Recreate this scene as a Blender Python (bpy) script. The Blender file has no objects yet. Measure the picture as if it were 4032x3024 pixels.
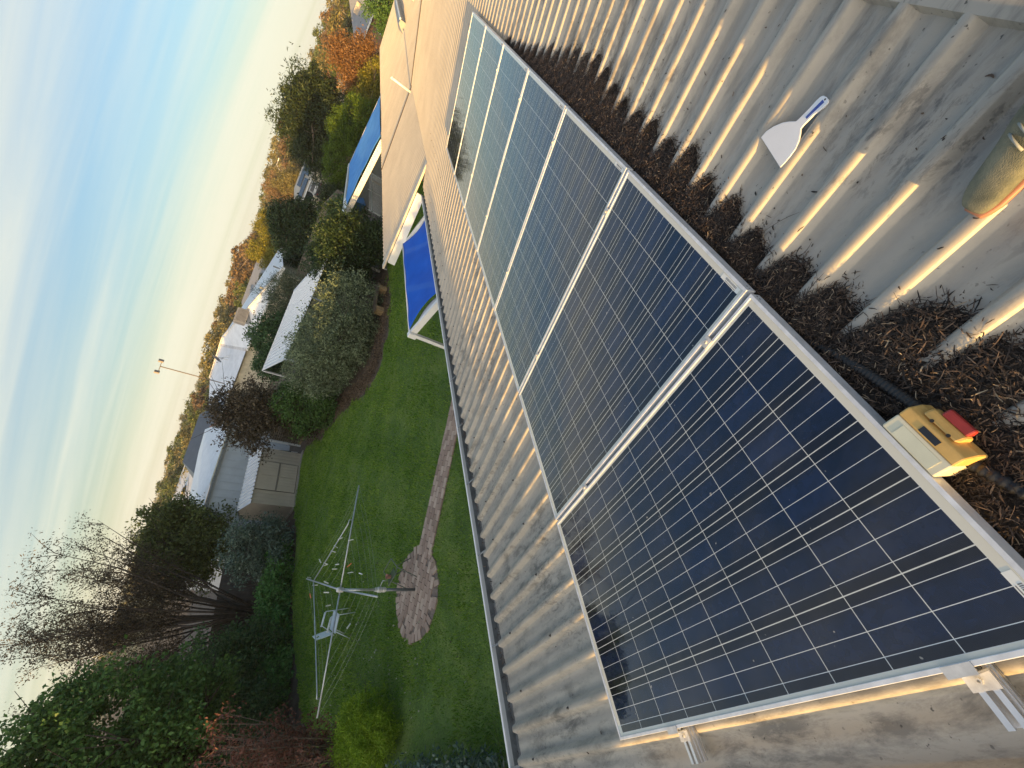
import bpy, math, random
import numpy as np
from mathutils import Vector, Matrix
R = math.radians
sc = bpy.context.scene
COL = sc.collection
rng = np.random.default_rng(7)
random.seed(7)

# ------------------------------------------------------------------ camera
ALPHA = R(19.5)                       # roof pitch
CA, SA = math.cos(ALPHA), math.sin(ALPHA)
cam_d = bpy.data.cameras.new('camera')
cam = bpy.data.objects.new('camera', cam_d); COL.objects.link(cam)
CPOS = Vector((1.58526643, 0.07457262, 4.7268148))
ax_r = (0.60142089, -0.20989919, -0.77086655)
ax_d = (-0.61814761, -0.7335294, -0.28253874)
ax_f = (-0.50614863, 0.64643402, -0.57090859)
cam.matrix_world = Matrix(((ax_r[0], -ax_d[0], -ax_f[0], CPOS.x), (ax_r[1], -ax_d[1], -ax_f[1], CPOS.y),
                           (ax_r[2], -ax_d[2], -ax_f[2], CPOS.z), (0, 0, 0, 1)))
cam_d.sensor_width = 36; cam_d.lens = 36 * 1626.87 / 4032
cam_d.clip_start = 0.02; cam_d.clip_end = 6000
sc.camera = cam

# ------------------------------------------------------------------ light
SUN_EL, SUN_AZ = R(3.8), R(182.4)
SKY_STRENGTH, SUN_STRENGTH, EXPOSURE = 0.15, 4.3, 1.5
w = bpy.data.worlds.new('World'); sc.world = w; w.use_nodes = True
nt = w.node_tree; nt.nodes.clear()
def N(t, **kw):
    n = nt.nodes.new(t)
    for a, b in kw.items(): setattr(n, a, b)
    return n
def L(a, b): nt.links.new(a, b)
def M(op, a, b=None, c=None, clamp=False):
    n = N('ShaderNodeMath', operation=op, use_clamp=clamp)
    for i, v in enumerate((a, b, c)):
        if v is None: continue
        if isinstance(v, (int, float)): n.inputs[i].default_value = v
        else: L(v, n.inputs[i])
    return n.outputs[0]
def MIX(f, a, b, blend='MIX'):
    n = N('ShaderNodeMix', data_type='RGBA', blend_type=blend)
    for i, v in ((0, f), (6, a), (7, b)):
        if isinstance(v, (int, float)): n.inputs[i].default_value = v
        elif isinstance(v, tuple): n.inputs[i].default_value = (*v, 1)
        else: L(v, n.inputs[i])
    return n.outputs[2]
def NOISE(vec, scale, detail=4, rough=.55, dist=0.0, dim='3D'):
    n = N('ShaderNodeTexNoise', noise_dimensions=dim)
    n.inputs['Scale'].default_value = scale; n.inputs['Detail'].default_value = detail
    n.inputs['Roughness'].default_value = rough; n.inputs['Distortion'].default_value = dist
    if vec is not None: L(vec, n.inputs['Vector'])
    return n.outputs['Fac']
def RAMP(f, *stops):
    n = N('ShaderNodeValToRGB'); cr = n.color_ramp
    while len(cr.elements) < len(stops): cr.elements.new(.5)
    for e, (p, c) in zip(cr.elements, stops):
        e.position = p; e.color = (*c, 1) if isinstance(c, tuple) else (c, c, c, 1)
    L(f, n.inputs[0]); return n.outputs[0]
sky = N('ShaderNodeTexSky', sky_type='NISHITA', sun_disc=False, sun_elevation=SUN_EL, sun_rotation=SUN_AZ)
sky.altitude = 200; sky.air_density = 1.0; sky.dust_density = 1.2; sky.ozone_density = 1.5
tc = N('ShaderNodeTexCoord'); sep = N('ShaderNodeSeparateXYZ'); L(tc.outputs['Generated'], sep.inputs[0])
dx, dy, dz = sep.outputs
zc = M('ADD', M('MAXIMUM', dz, 0.0), 0.10)
# cloud sheet coordinates: along / across the streaks
AX = R(62)
ux = M('DIVIDE', M('ADD', M('MULTIPLY', dx, math.sin(AX)), M('MULTIPLY', dy, math.cos(AX))), zc)
vx = M('DIVIDE', M('ADD', M('MULTIPLY', dx, math.cos(AX)), M('MULTIPLY', dy, -math.sin(AX))), zc)
cmb = N('ShaderNodeCombineXYZ'); L(M('MULTIPLY', ux, .16), cmb.inputs[0]); L(vx, cmb.inputs[1])
n1 = NOISE(cmb.outputs[0], .42, 4, .5, 1.0)
n2 = NOISE(cmb.outputs[0], 1.6, 6, .62, 1.2)
cl = M('ADD', M('MULTIPLY', n1, .74), M('MULTIPLY', n2, .26))
low = M('POWER', M('SUBTRACT', 1.0, M('MAXIMUM', dz, 0.0)), 3.6)        # more cloud towards the horizon
cl = RAMP(M('ADD', cl, M('MULTIPLY', low, .26)), (.53, 0.0), (.64, .42), (.77, 1.0))
skyc = N('ShaderNodeVectorMath', operation='MULTIPLY'); L(sky.outputs[0], skyc.inputs[0]); skyc.inputs[1].default_value = (.58, .79, .98)
hz = M('POWER', M('SUBTRACT', 1.0, M('MAXIMUM', dz, 0.0)), 5.0)
CLOUD = 2.12
base = MIX(M('MULTIPLY', hz, .74), skyc.outputs[0], (CLOUD * .90, CLOUD * .85, CLOUD * .65))
col = MIX(M('MULTIPLY', cl, .8), base, (CLOUD * 1.16, CLOUD * 1.12, CLOUD * .90))
# bright sunset glow in the sky round the sun (behind the viewer)
sv_ = N('ShaderNodeVectorMath', operation='DOT_PRODUCT'); L(tc.outputs['Generated'], sv_.inputs[0])
sv_.inputs[1].default_value = (math.sin(SUN_AZ), math.cos(SUN_AZ), .03)
glow = M('POWER', M('MAXIMUM', sv_.outputs['Value'], 0.0), 7.0)
gs = N('ShaderNodeVectorMath', operation='SCALE'); gs.inputs[0].default_value = (8.0, 5.6, 3.3); L(glow, gs.inputs['Scale'])
ga_ = N('ShaderNodeVectorMath', operation='ADD'); L(col, ga_.inputs[0]); L(gs.outputs[0], ga_.inputs[1]); col = ga_.outputs[0]
# the whole half of the sky towards the sunset is brighter and warmer than the half in the picture
half = M('POWER', M('MAXIMUM', M('ADD', M('MULTIPLY', dy, -.75), M('MULTIPLY', dz, .25)), 0.0), .8)
gs2 = N('ShaderNodeVectorMath', operation='SCALE'); gs2.inputs[0].default_value = (2.1, 1.9, 1.55); L(half, gs2.inputs['Scale'])
ga2 = N('ShaderNodeVectorMath', operation='ADD'); L(col, ga2.inputs[0]); L(gs2.outputs[0], ga2.inputs[1]); col = ga2.outputs[0]
bg = N('ShaderNodeBackground'); bg.inputs[1].default_value = SKY_STRENGTH; L(col, bg.inputs[0])
out = N('ShaderNodeOutputWorld'); L(bg.outputs[0], out.inputs[0])

sl = bpy.data.lights.new('sun', 'SUN'); so = bpy.data.objects.new('sun', sl); COL.objects.link(so)
sl.energy = SUN_STRENGTH; sl.angle = R(.5); sl.color = (1.0, .58, .16)
sdir = Vector((math.sin(SUN_AZ) * math.cos(SUN_EL), math.cos(SUN_AZ) * math.cos(SUN_EL), math.sin(SUN_EL)))
so.rotation_euler = sdir.to_track_quat('Z', 'Y').to_euler(); so.location = (0, -30, 30)
sc.view_settings.view_transform = 'Standard'; sc.view_settings.look = 'None'
sc.view_settings.exposure = EXPOSURE; sc.view_settings.gamma = 1

# ------------------------------------------------------------------ helpers
def tag(o, label=None, cat=None, group=None, kind=None):
    if label: o['label'] = label
    if cat: o['category'] = cat
    if group: o['group'] = group
    if kind: o['kind'] = kind
    return o
def empty(name, loc=(0, 0, 0), rot=(0, 0, 0), label=None, cat=None, group=None):
    o = bpy.data.objects.new(name, None); COL.objects.link(o); o.location = loc; o.rotation_euler = rot
    o.empty_display_size = .2
    return tag(o, label, cat, group)
class MB:
    def __init__(s): s.v = []; s.f = []; s.p = []
    def add(s, vs, fs):
        b = len(s.v); s.p.append((b, len(s.f))); s.v += [tuple(x) for x in vs]; s.f += [tuple(i + b for i in f) for f in fs]; return s
    def box(s, lo, hi, m=None):
        (a, b, c), (d, e, f) = lo, hi
        vs = [(a, b, c), (d, b, c), (d, e, c), (a, e, c), (a, b, f), (d, b, f), (d, e, f), (a, e, f)]
        if m is not None: vs = [m @ Vector(v) for v in vs]
        return s.add(vs, [(3, 2, 1, 0), (4, 5, 6, 7), (0, 1, 5, 4), (1, 2, 6, 5), (2, 3, 7, 6), (3, 0, 4, 7)])
    def quad(s, *p): return s.add(p, [tuple(range(len(p)))])
    def prism(s, pts, vec):
        n = len(pts); pts = [Vector(p) for p in pts]; vec = Vector(vec)
        vs = pts + [p + vec for p in pts]
        return s.add(vs, [tuple(range(n))[::-1], tuple(range(n, 2 * n))] + [(i, (i + 1) % n, n + (i + 1) % n, n + i) for i in range(n)])
    def beam(s, a, b, wd, ht, up=(0, 0, 1)):
        a, b = Vector(a), Vector(b); d = (b - a).normalized(); u = Vector(up); r = d.cross(u).normalized(); u = r.cross(d)
        vs = [p + r * i * wd / 2 + u * j * ht / 2 for p in (a, b) for i, j in ((-1, -1), (1, -1), (1, 1), (-1, 1))]
        return s.add(vs, [(3, 2, 1, 0), (4, 5, 6, 7), (0, 1, 5, 4), (1, 2, 6, 5), (2, 3, 7, 6), (3, 0, 4, 7)])
    def tube(s, pts, r, n=8, cap=True):
        pts = [Vector(p) for p in pts]; rs = r if isinstance(r, (list, tuple)) else [r] * len(pts)
        vs = []; prev = None
        for i, p in enumerate(pts):
            d = (pts[min(i + 1, len(pts) - 1)] - pts[max(i - 1, 0)]).normalized()
            if prev is None: u = d.orthogonal().normalized()
            else:
                u = prev - d * prev.dot(d); u = u.normalized() if u.length > 1e-6 else d.orthogonal().normalized()
            prev = u; q = d.cross(u)
            vs += [p + (u * math.cos(2 * math.pi * k / n) + q * math.sin(2 * math.pi * k / n)) * rs[i] for k in range(n)]
        fs = [(i * n + k, i * n + (k + 1) % n, (i + 1) * n + (k + 1) % n, (i + 1) * n + k) for i in range(len(pts) - 1) for k in range(n)]
        if cap: fs += [tuple(range(n))[::-1], tuple(range((len(pts) - 1) * n, len(pts) * n))]
        return s.add(vs, fs)
    def lathe(s, prof, c=(0, 0, 0), n=16, m=None):
        vs = []
        for r, z in prof: vs += [Vector((c[0] + r * math.cos(2 * math.pi * k / n), c[1] + r * math.sin(2 * math.pi * k / n), c[2] + z)) for k in range(n)]
        if m is not None: vs = [m @ v for v in vs]
        fs = [(i * n + k, i * n + (k + 1) % n, (i + 1) * n + (k + 1) % n, (i + 1) * n + k) for i in range(len(prof) - 1) for k in range(n)]
        fs += [tuple(range(n))[::-1], tuple(range((len(prof) - 1) * n, len(prof) * n))]
        return s.add(vs, fs)
    def each(s, name, m, parent, world=True, smooth=False):      # one object per added piece
        for i, (v0, f0) in enumerate(s.p):
            v1, f1 = s.p[i + 1] if i + 1 < len(s.p) else (len(s.v), len(s.f)); q = MB()
            q.v = s.v[v0:v1]; q.f = [tuple(k - v0 for k in f) for f in s.f[f0:f1]]; o = q.build(name, m, None if world else parent, smooth)
            if world: W(o, parent)
    def build(s, name, m, parent=None, smooth=False, bevel=0):
        me = bpy.data.meshes.new(name); me.from_pydata(s.v, [], s.f); me.update()
        if smooth: me.polygons.foreach_set('use_smooth', [True] * len(me.polygons))
        o = bpy.data.objects.new(name, me); COL.objects.link(o); me.materials.append(m)
        if parent: o.parent = parent
        if bevel:
            md = o.modifiers.new('bevel', 'BEVEL'); md.width = bevel; md.segments = 2; md.limit_method = 'ANGLE'
        return o
def np_mesh(name, V, F, m, parent=None, smooth=False):
    me = bpy.data.meshes.new(name); n, k = F.shape
    me.vertices.add(len(V)); me.vertices.foreach_set('co', np.ascontiguousarray(V, dtype=np.float32).ravel())
    me.loops.add(n * k); me.loops.foreach_set('vertex_index', np.ascontiguousarray(F, dtype=np.int32).ravel())
    me.polygons.add(n); me.polygons.foreach_set('loop_start', np.arange(0, n * k, k, dtype=np.int32))
    me.polygons.foreach_set('loop_total', np.full(n, k, dtype=np.int32))
    if smooth: me.polygons.foreach_set('use_smooth', np.ones(n, dtype=bool))
    me.update(calc_edges=True); me.validate()
    o = bpy.data.objects.new(name, me); COL.objects.link(o); me.materials.append(m)
    if parent: o.parent = parent
    return o
def copy_tree(o, parent=None):
    c = o.copy(); COL.objects.link(c)
    if parent: c.parent = parent
    for ch in list(o.children): copy_tree(ch, c)
    return c

def new_mat(name):
    global nt
    m = bpy.data.materials.new(name); m.use_nodes = True; nt = m.node_tree; nt.nodes.clear()
    o = N('ShaderNodeOutputMaterial'); p = N('ShaderNodeBsdfPrincipled'); L(p.outputs[0], o.inputs[0])
    return m, p, o
def setin(p, k, v):
    if isinstance(v, (int, float)): p.inputs[k].default_value = v
    elif isinstance(v, tuple): p.inputs[k].default_value = (*v, 1)
    else: L(v, p.inputs[k])
def ocoord(kind='Object'):
    return N('ShaderNodeTexCoord').outputs[kind]
def bump(p, h, strength=.3, dist=.01):
    b = N('ShaderNodeBump'); b.inputs['Strength'].default_value = strength; b.inputs['Distance'].default_value = dist
    L(h, b.inputs['Height']); L(b.outputs[0], p.inputs['Normal'])
def mat(name, c, rough=.6, metal=0.0, var=.15, vs=3.0, c2=None, bmp=0.0, bs=40.0, spec=.5, coat=0.0):
    m, p, o = new_mat(name); co = ocoord()
    n = NOISE(co, vs, 6, .6)
    a = c2 or tuple(x * (1 - var) for x in c); b = c if c2 else tuple(min(1, x * (1 + var)) for x in c)
    setin(p, 'Base Color', RAMP(n, (.35, a), (.65, b)))
    setin(p, 'Roughness', rough); setin(p, 'Metallic', metal); setin(p, 'Specular IOR Level', spec); setin(p, 'Coat Weight', coat)
    if bmp: bump(p, NOISE(co, bs, 3), bmp)
    return m
def leaf_mat(name, c1, c2, trans=.35, rough=.5, spec=.3, big=.8):
    m, p, o = new_mat(name)
    g = N('ShaderNodeNewGeometry'); isl = g.outputs['Random Per Island']
    f = M('ADD', M('MULTIPLY', isl, .6), M('MULTIPLY', NOISE(ocoord(), big, 3), .45))
    cc = RAMP(f, (.2, c1), (.85, c2))
    setin(p, 'Base Color', cc); setin(p, 'Roughness', rough); setin(p, 'Specular IOR Level', spec)
    t = N('ShaderNodeBsdfTranslucent'); L(cc, t.inputs[0])
    x = N('ShaderNodeMixShader'); x.inputs[0].default_value = trans; L(p.outputs[0], x.inputs[1]); L(t.outputs[0], x.inputs[2])
    L(x.outputs[0], o.inputs[0]); return m

def leaves(C, D, l, w, fold=.25):
    """leaf-shaped faces: C centres (n,3), D outward directions (n,3)"""
    n = len(C); lv = l * rng.uniform(.6, 1.35, n)[:, None]; wv = w * rng.uniform(.7, 1.3, n)[:, None]
    a = rng.normal(size=(n, 3)) + D * .9; a /= np.linalg.norm(a, axis=1)[:, None]
    b = np.cross(a, rng.normal(size=(n, 3))); b /= np.linalg.norm(b, axis=1)[:, None]; c = np.cross(a, b)
    V = np.stack([C - a * lv / 2, C + b * wv / 2 + c * wv * fold, C + a * lv / 2, C - b * wv / 2 + c * wv * fold], 1).reshape(-1, 3)
    F = np.arange(n * 4).reshape(n, 4)
    return V, F
def blob_points(blobs, n, clumps, csz, shell=.55, seed=1):
    r = np.random.default_rng(seed); wts = np.array([b[3] * b[4] * b[5] for b in blobs]) ** .67; wts /= wts.sum()
    P = []; Dn = []
    for b, wt in zip(blobs, wts):
        k = max(3, int(clumps * wt)); d = r.normal(size=(k, 3)); d /= np.linalg.norm(d, axis=1)[:, None]
        rad = r.uniform(shell, 1.0, k) ** .6
        ph = r.uniform(0, 6.28, 6)
        bumpy = 1 + .16 * np.sin(3.1 * d[:, 0] * 2 + ph[0]) * np.sin(2.7 * d[:, 1] * 2 + ph[1]) + .13 * np.sin(5.3 * d[:, 2] + ph[2] + 4 * d[:, 0])
        cen = np.array(b[:3]) + d * np.array(b[3:6]) * (rad * bumpy)[:, None]
        m = int(n * wt / k) + 1
        g = r.normal(size=(k, m, 3)) * csz * r.uniform(.6, 1.3, (k, 1, 1))
        g[:, :, 2] *= .75
        P.append((cen[:, None] + g).reshape(-1, 3)); Dn.append(np.repeat(d, m, 0))
    return np.concatenate(P), np.concatenate(Dn)
def grow(root, blobs, n, clumps, csz, l, w, m, seed, shell=.55, name='crown', floor=0.03, droop=0.0):
    P, D = blob_points(blobs, n, clumps, csz, shell, seed)
    P[:, 2] = np.maximum(P[:, 2], floor)
    D = D + np.array([0, 0, -droop])
    V, F = leaves(P, D, l, w); return np_mesh(name, V, F, m, root)
def trunk(root, m, h, r, tips, seed=0, name='trunk', lean=(0, 0), sub=2):
    rd = random.Random(seed); b = MB(); top = Vector((lean[0], lean[1], h))
    pts = [Vector((0, 0, -.15)), Vector((lean[0] * .2 + rd.uniform(-.05, .05) * h * .2, lean[1] * .2, h * .35)), top * .75, top]
    b.tube(pts, [r * 1.25, r, r * .75, r * .5], 8)
    for t in tips:
        t = Vector(t); s = pts[1].lerp(top, rd.uniform(.1, 1)); mid = s.lerp(t, .5) + Vector((rd.uniform(-.1, .1), rd.uniform(-.1, .1), .12)) * (t - s).length
        b.tube([s, mid, t], [r * .45, r * .3, r * .08], 6)
        for _ in range(sub):
            e = t + Vector((rd.gauss(0, 1), rd.gauss(0, 1), rd.gauss(.3, .6))) * (t - s).length * .3
            b.tube([mid.lerp(t, rd.uniform(.2, .8)), e], [r * .16, r * .04], 5)
    return b.build(name, m, root, smooth=True)
def RF(t, s, z=0.0):              # roof coordinates -> world (t up the slope, s along the eave, z off the panel plane)
    return Vector((CA * t - SA * z, s, 2.9 + SA * t + CA * z))
ROOFROT = (0, -ALPHA, 0)
def W(o, parent):                 # parent a world-space mesh without moving it
    o.parent = parent; o.matrix_parent_inverse = (Matrix.Translation(parent.location) @ parent.rotation_euler.to_matrix().to_4x4()).inverted(); return o

# ------------------------------------------------------------------ materials
def roof_material():
    m, p, o = new_mat('roof_steel'); co = ocoord()
    base = RAMP(NOISE(co, 1.3, 5), (.3, (.385, .35, .295)), (.7, (.46, .42, .355)))
    mp = N('ShaderNodeMapping'); mp.inputs['Scale'].default_value = (1.0, 3.2, 1.0); L(co, mp.inputs[0])
    streak = NOISE(mp.outputs[0], 4.5, 8, .72, .3)
    patch = NOISE(co, .9, 3)
    dirt = M('MULTIPLY', RAMP(streak, (.47, 0.0), (.62, 1.0)), RAMP(patch, (.38, .12), (.62, .95)))
    sy = N('ShaderNodeSeparateXYZ'); L(co, sy.inputs[0]); nearw = RAMP(M('MULTIPLY', sy.outputs[1], .1), (.35, 1.0), (.75, .12))
    dirt = M('MULTIPLY', dirt, nearw)
    c = MIX(M('MULTIPLY', dirt, .85), base, (.105, .10, .092))
    mp2 = N('ShaderNodeMapping'); mp2.inputs['Scale'].default_value = (1.0, 2.4, 1.0); L(co, mp2.inputs[0])
    lich = M('MULTIPLY', RAMP(NOISE(mp2.outputs[0], 17, 7, .75, .4), (.50, 0.0), (.60, 1.0)), RAMP(NOISE(co, 1.5, 3, .6), (.47, 0.0), (.64, .6)))
    c = MIX(M('MULTIPLY', lich, nearw), c, (.075, .07, .065))
    speck = NOISE(co, 62, 2, .5)
    sp = M('MULTIPLY', RAMP(speck, (.69, 0.0), (.73, 1.0)), RAMP(NOISE(co, 1.7, 3), (.45, 0.0), (.6, .85)))
    c = MIX(sp, c, (.05, .045, .04))
    setin(p, 'Base Color', c)
    setin(p, 'Roughness', RAMP(NOISE(co, 30, 4), (.3, .27), (.7, .46))); setin(p, 'Specular IOR Level', .5)
    bump(p, NOISE(co, 180, 3), .08, .004)
    return m
ROOF = roof_material()
CREAM = mat('cream_paint', (.55, .49, .40), .45, var=.06)
WHITE = mat('white_paint', (.78, .78, .76), .4, var=.06)
WHITE_WORN = mat('worn_white_metal', (.70, .70, .67), .5, var=.12, vs=14)
ZINC = mat('zinc_gutter', (.20, .21, .21), .6, var=.3, vs=9)
ALU = mat('aluminium', (.72, .73, .74), .34, metal=.85, var=.08, vs=20)
ALU_DULL = mat('weathered_aluminium', (.62, .62, .61), .5, metal=.35, var=.16, vs=30)
BRICK = mat('cream_brick', (.48, .40, .31), .85, var=.15, vs=12, bmp=.2)
BLACK = mat('black_plastic', (.012, .012, .013), .45, var=.2)
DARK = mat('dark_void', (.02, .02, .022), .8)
GALV = mat('galvanised_tube', (.42, .46, .48), .42, metal=.6, var=.12, vs=15)
BARK = mat('bark', (.16, .12, .09), .9, var=.3, vs=8, bmp=.4)
BARK_DARK = mat('dark_bark', (.06, .045, .038), .9, var=.3, vs=8)
BARK_PALE = mat('pale_gum_bark', (.42, .36, .29), .8, var=.25, vs=3)

# ------------------------------------------------------------------ the house we stand on
house = empty('house', (2, 8, 0), label='house under the viewer with beige ribbed steel roof carrying the solar panels', cat='house')
RIB = [(-.038, 0), (-.0325, .003), (-.0185, .0315), (-.0135, .0355), (-.006, .0368), (.006, .0368), (.0135, .0355), (.0185, .0315), (.0325, .003), (.038, 0)]
def rib_sheet(name, fn, t0, t1, s0, s1, pitch, phase, m, parent, hs=1.0, closed=True, nt_=2, swage=True):
    prof = []; k = math.ceil((s0 - phase) / pitch); s = phase + k * pitch
    prof.append((s0, 0.0))
    while s + .041 < s1:
        if s - .041 > s0: prof += [(s + a, h * hs) for a, h in RIB]
        if swage: prof += [(s + pitch * .38, 0), (s + pitch * .42, .0025 * hs), (s + pitch * .58, .0025 * hs), (s + pitch * .62, 0)]
        s += pitch
    prof = [q for q in prof if q[0] < s1] + [(s1, 0.0)]
    rows = [(t0 + (t1 - t0) * i / nt_, 1.0, 0.0) for i in range(nt_ + 1)]
    if closed: rows = [(t0 - .014, .0, -.012), (t0 - .010, .62, -.004), (t0, .94, 0)] + [(t0 + .012, 1.0, 0)] + rows[1:]
    V = np.array([tuple(fn(t, s_, h * f + dz)) for t, f, dz in rows for s_, h in prof]); n = len(prof)
    F = np.array([(i * n + j, (i + 1) * n + j, (i + 1) * n + j + 1, i * n + j + 1) for i in range(len(rows) - 1) for j in range(n - 1)])[:, ::-1]
    o = np_mesh(name, V, F, m); W(o, parent); return o
PAN = -.12
rib_sheet('main_roof', lambda t, s, h: RF(t, s, PAN + h), -1.65, 2.46, -6, 9.626, .1835, -.008, ROOF, house)
rib_sheet('main_roof', lambda t, s, h: RF(t, s, PAN + h), -1.13, 2.46, 9.626, 15.96, .1835, -.008, ROOF, house)
# low-pitched roof beyond the re-entrant corner
EZ = lambda X: 2.0926 + (X + 3.86) * .1095
def fE(t, s, h): return Vector((t, s, EZ(t) - .03 + h))
rib_sheet('veranda_roof', fE, -3.86, -1.02, 9.72, 15.96, .19, .03, ROOF, house, hs=1.05, swage=False)
rib_sheet('far_roof', lambda t, s, h: Vector((t, s, EZ(t) - .045 + h)), -3.95, 8.5, 16.07, 37.2, .26, .03, ROOF, house, hs=1.0, swage=False, nt_=6)
b = MB(); b.prism([RF(2.372, -6, PAN + .0365), RF(2.40, -6, PAN + .0405), RF(2.62, -6, PAN + .05), RF(2.62, -6, PAN + .02), RF(2.40, -6, PAN + .0355), RF(2.378, -6, PAN - .002), RF(2.366, -6, PAN - .002)], (0, 21.96, 0))
W(b.build('ridge_capping', ROOF), house)
# other slope, gable end wall and walls below
top = RF(2.6, 0, PAN)
b = MB(); b.quad((top.x, -6, top.z + .02), (top.x, 15.96, top.z + .02), (8.5, 15.96, 1.9), (8.5, -6, 1.9)); W(b.build('back_slope', ROOF), house)
b = MB(); b.box((-1.1, -5.8, 0), (8.1, 15.9, 2.05)); b.box((-3.5, 16.2, 0), (8.2, 36.9, 1.98)); b.each('wall', BRICK, house)
# gutter along the near eave: back, floor, front lip
def gutter(name, y0, y1, xb, xf, zt, m, lip=WHITE):
    b = MB(); b.prism([(xb, y0, zt), (xb, y0, zt - .1), (xf, y0, zt - .1), (xf, y0, zt + .004), (xf + .004, y0, zt + .004), (xf + .004, y0, zt - .094), (xb - .004, y0, zt - .094), (xb - .004, y0, zt)], (0, y1 - y0, 0))
    g = W(b.build(name, m), house)
    b = MB(); b.prism([(xf - .012, y0, zt + .006), (xf + .006, y0, zt + .006), (xf + .006, y0, zt - .012), (xf - .001, y0, zt - .10), (xf - .012, y0, zt - .10)], (0, y1 - y0, 0))
    W(b.build('gutter_lip', lip), house); return g
gutter('gutter', -6, 9.62, -1.515, -1.712, 2.198, ZINC)
b = MB()
for i in range(20): b.box((-1.715, -5.5 + i * .78, 2.196), (-1.51, -5.485 + i * .78, 2.2))
b.each('gutter_strap', ZINC, house)
b = MB(); b.box((-1.50, -6, 2.04), (-1.47, 9.6, 2.20)); W(b.build('fascia', WHITE), house)
b = MB(); b.box((-1.47, -6, 2.04), (-1.1, 9.6, 2.05)); W(b.build('soffit', WHITE), house)
# veranda barge: capping and white board
def pt(X, Y, dz): return Vector((X, Y, EZ(X) + dz))
b = MB(); b.prism([pt(-3.87, 9.66, .022), pt(-1.05, 9.66, .022), pt(-1.05, 9.66, -.02), pt(-3.87, 9.66, -.02)], (0, .17, 0)); W(b.build('barge_capping', CREAM), house)
b = MB(); b.prism([pt(-3.62, 9.61, -.03), pt(-1.72, 9.61, -.03), pt(-1.72, 9.61, -.21), pt(-3.62, 9.61, -.21)], (0, .045, 0)); W(b.build('barge_board', WHITE), house)
b = MB()
for i in range(7): b.lathe([(.011, 0), (.009, .006), (.004, .009)], pt(-3.6 + i * .4, 9.75, .022), 8)
b.each('roof_screw', ZINC, house)
b = MB(); b.box((-3.90, 9.72, 1.99), (-3.875, 15.96, 2.055)); b.box((-3.985, 16.07, 1.96), (-3.96, 37.2, 2.03)); b.each('eave_trim', ZINC, house)
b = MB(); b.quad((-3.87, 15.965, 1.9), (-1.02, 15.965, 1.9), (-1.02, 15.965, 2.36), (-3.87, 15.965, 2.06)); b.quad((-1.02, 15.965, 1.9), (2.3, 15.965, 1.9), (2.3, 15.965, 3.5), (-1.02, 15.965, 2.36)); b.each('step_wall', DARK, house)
b = MB()
for P0, P1 in ((pt(-3.87, 15.93, .0), pt(-1.1, 15.93, .0)), (RF(-1.2, 15.93, -.088), RF(2.45, 15.93, -.088))): b.beam(P0, P1, .035, .035)
b.each('step_flashing', mat('brown_flashing', (.05, .035, .025), .6), house)
b = MB(); b.tube([(-1.22, 15.78, 2.33), (-1.22, 15.78, 2.99)], .034, 12); b.lathe([(.045, 0), (.045, .02), (.02, .05)], (-1.22, 15.78, 2.985), 12)
W(b.build('vent_pipe', WHITE, smooth=True), house)
# long low box rising from the far roof
b = MB(); b.prism([(-1.02, 24.4, EZ(-1.02) - .05), (-.62, 24.4, EZ(-.62) - .05), (-.62, 24.4, 2.68), (-.80, 24.4, 2.68), (-1.02, 24.7, 2.56)], (0, 7.6, 0)); W(b.build('box_gutter', mat('grey_steel', (.26, .26, .25), .5)), house)
b = MB(); b.box((-.64, 24.35, 2.68), (-.575, 32.05, 2.73)); W(b.build('box_trim', WHITE), house)
b = MB(); b.tube([(.28, 24.2, 2.5), (.28, 24.2, 3.0)], .05, 12); W(b.build('flue', WHITE, smooth=True), house)
# roof screws on the ribs
b = MB(); Mx = Matrix.Rotation(-ALPHA, 4, 'Y')
for k in range(-3, 54):
    s = -.008 + .1835 * k
    for t in (-1.32, -.62):
        if k % 2 == (t > -1): b.lathe([(.008, 0), (.008, .004), (.005, .006), (.005, .011)], (0, 0, 0), 6, Matrix.Translation(RF(t + (k % 3) * .004, s, PAN + .036)) @ Mx)
b.each('rib_screw', mat('old_screw', (.06, .055, .05), .6), house)

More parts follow.
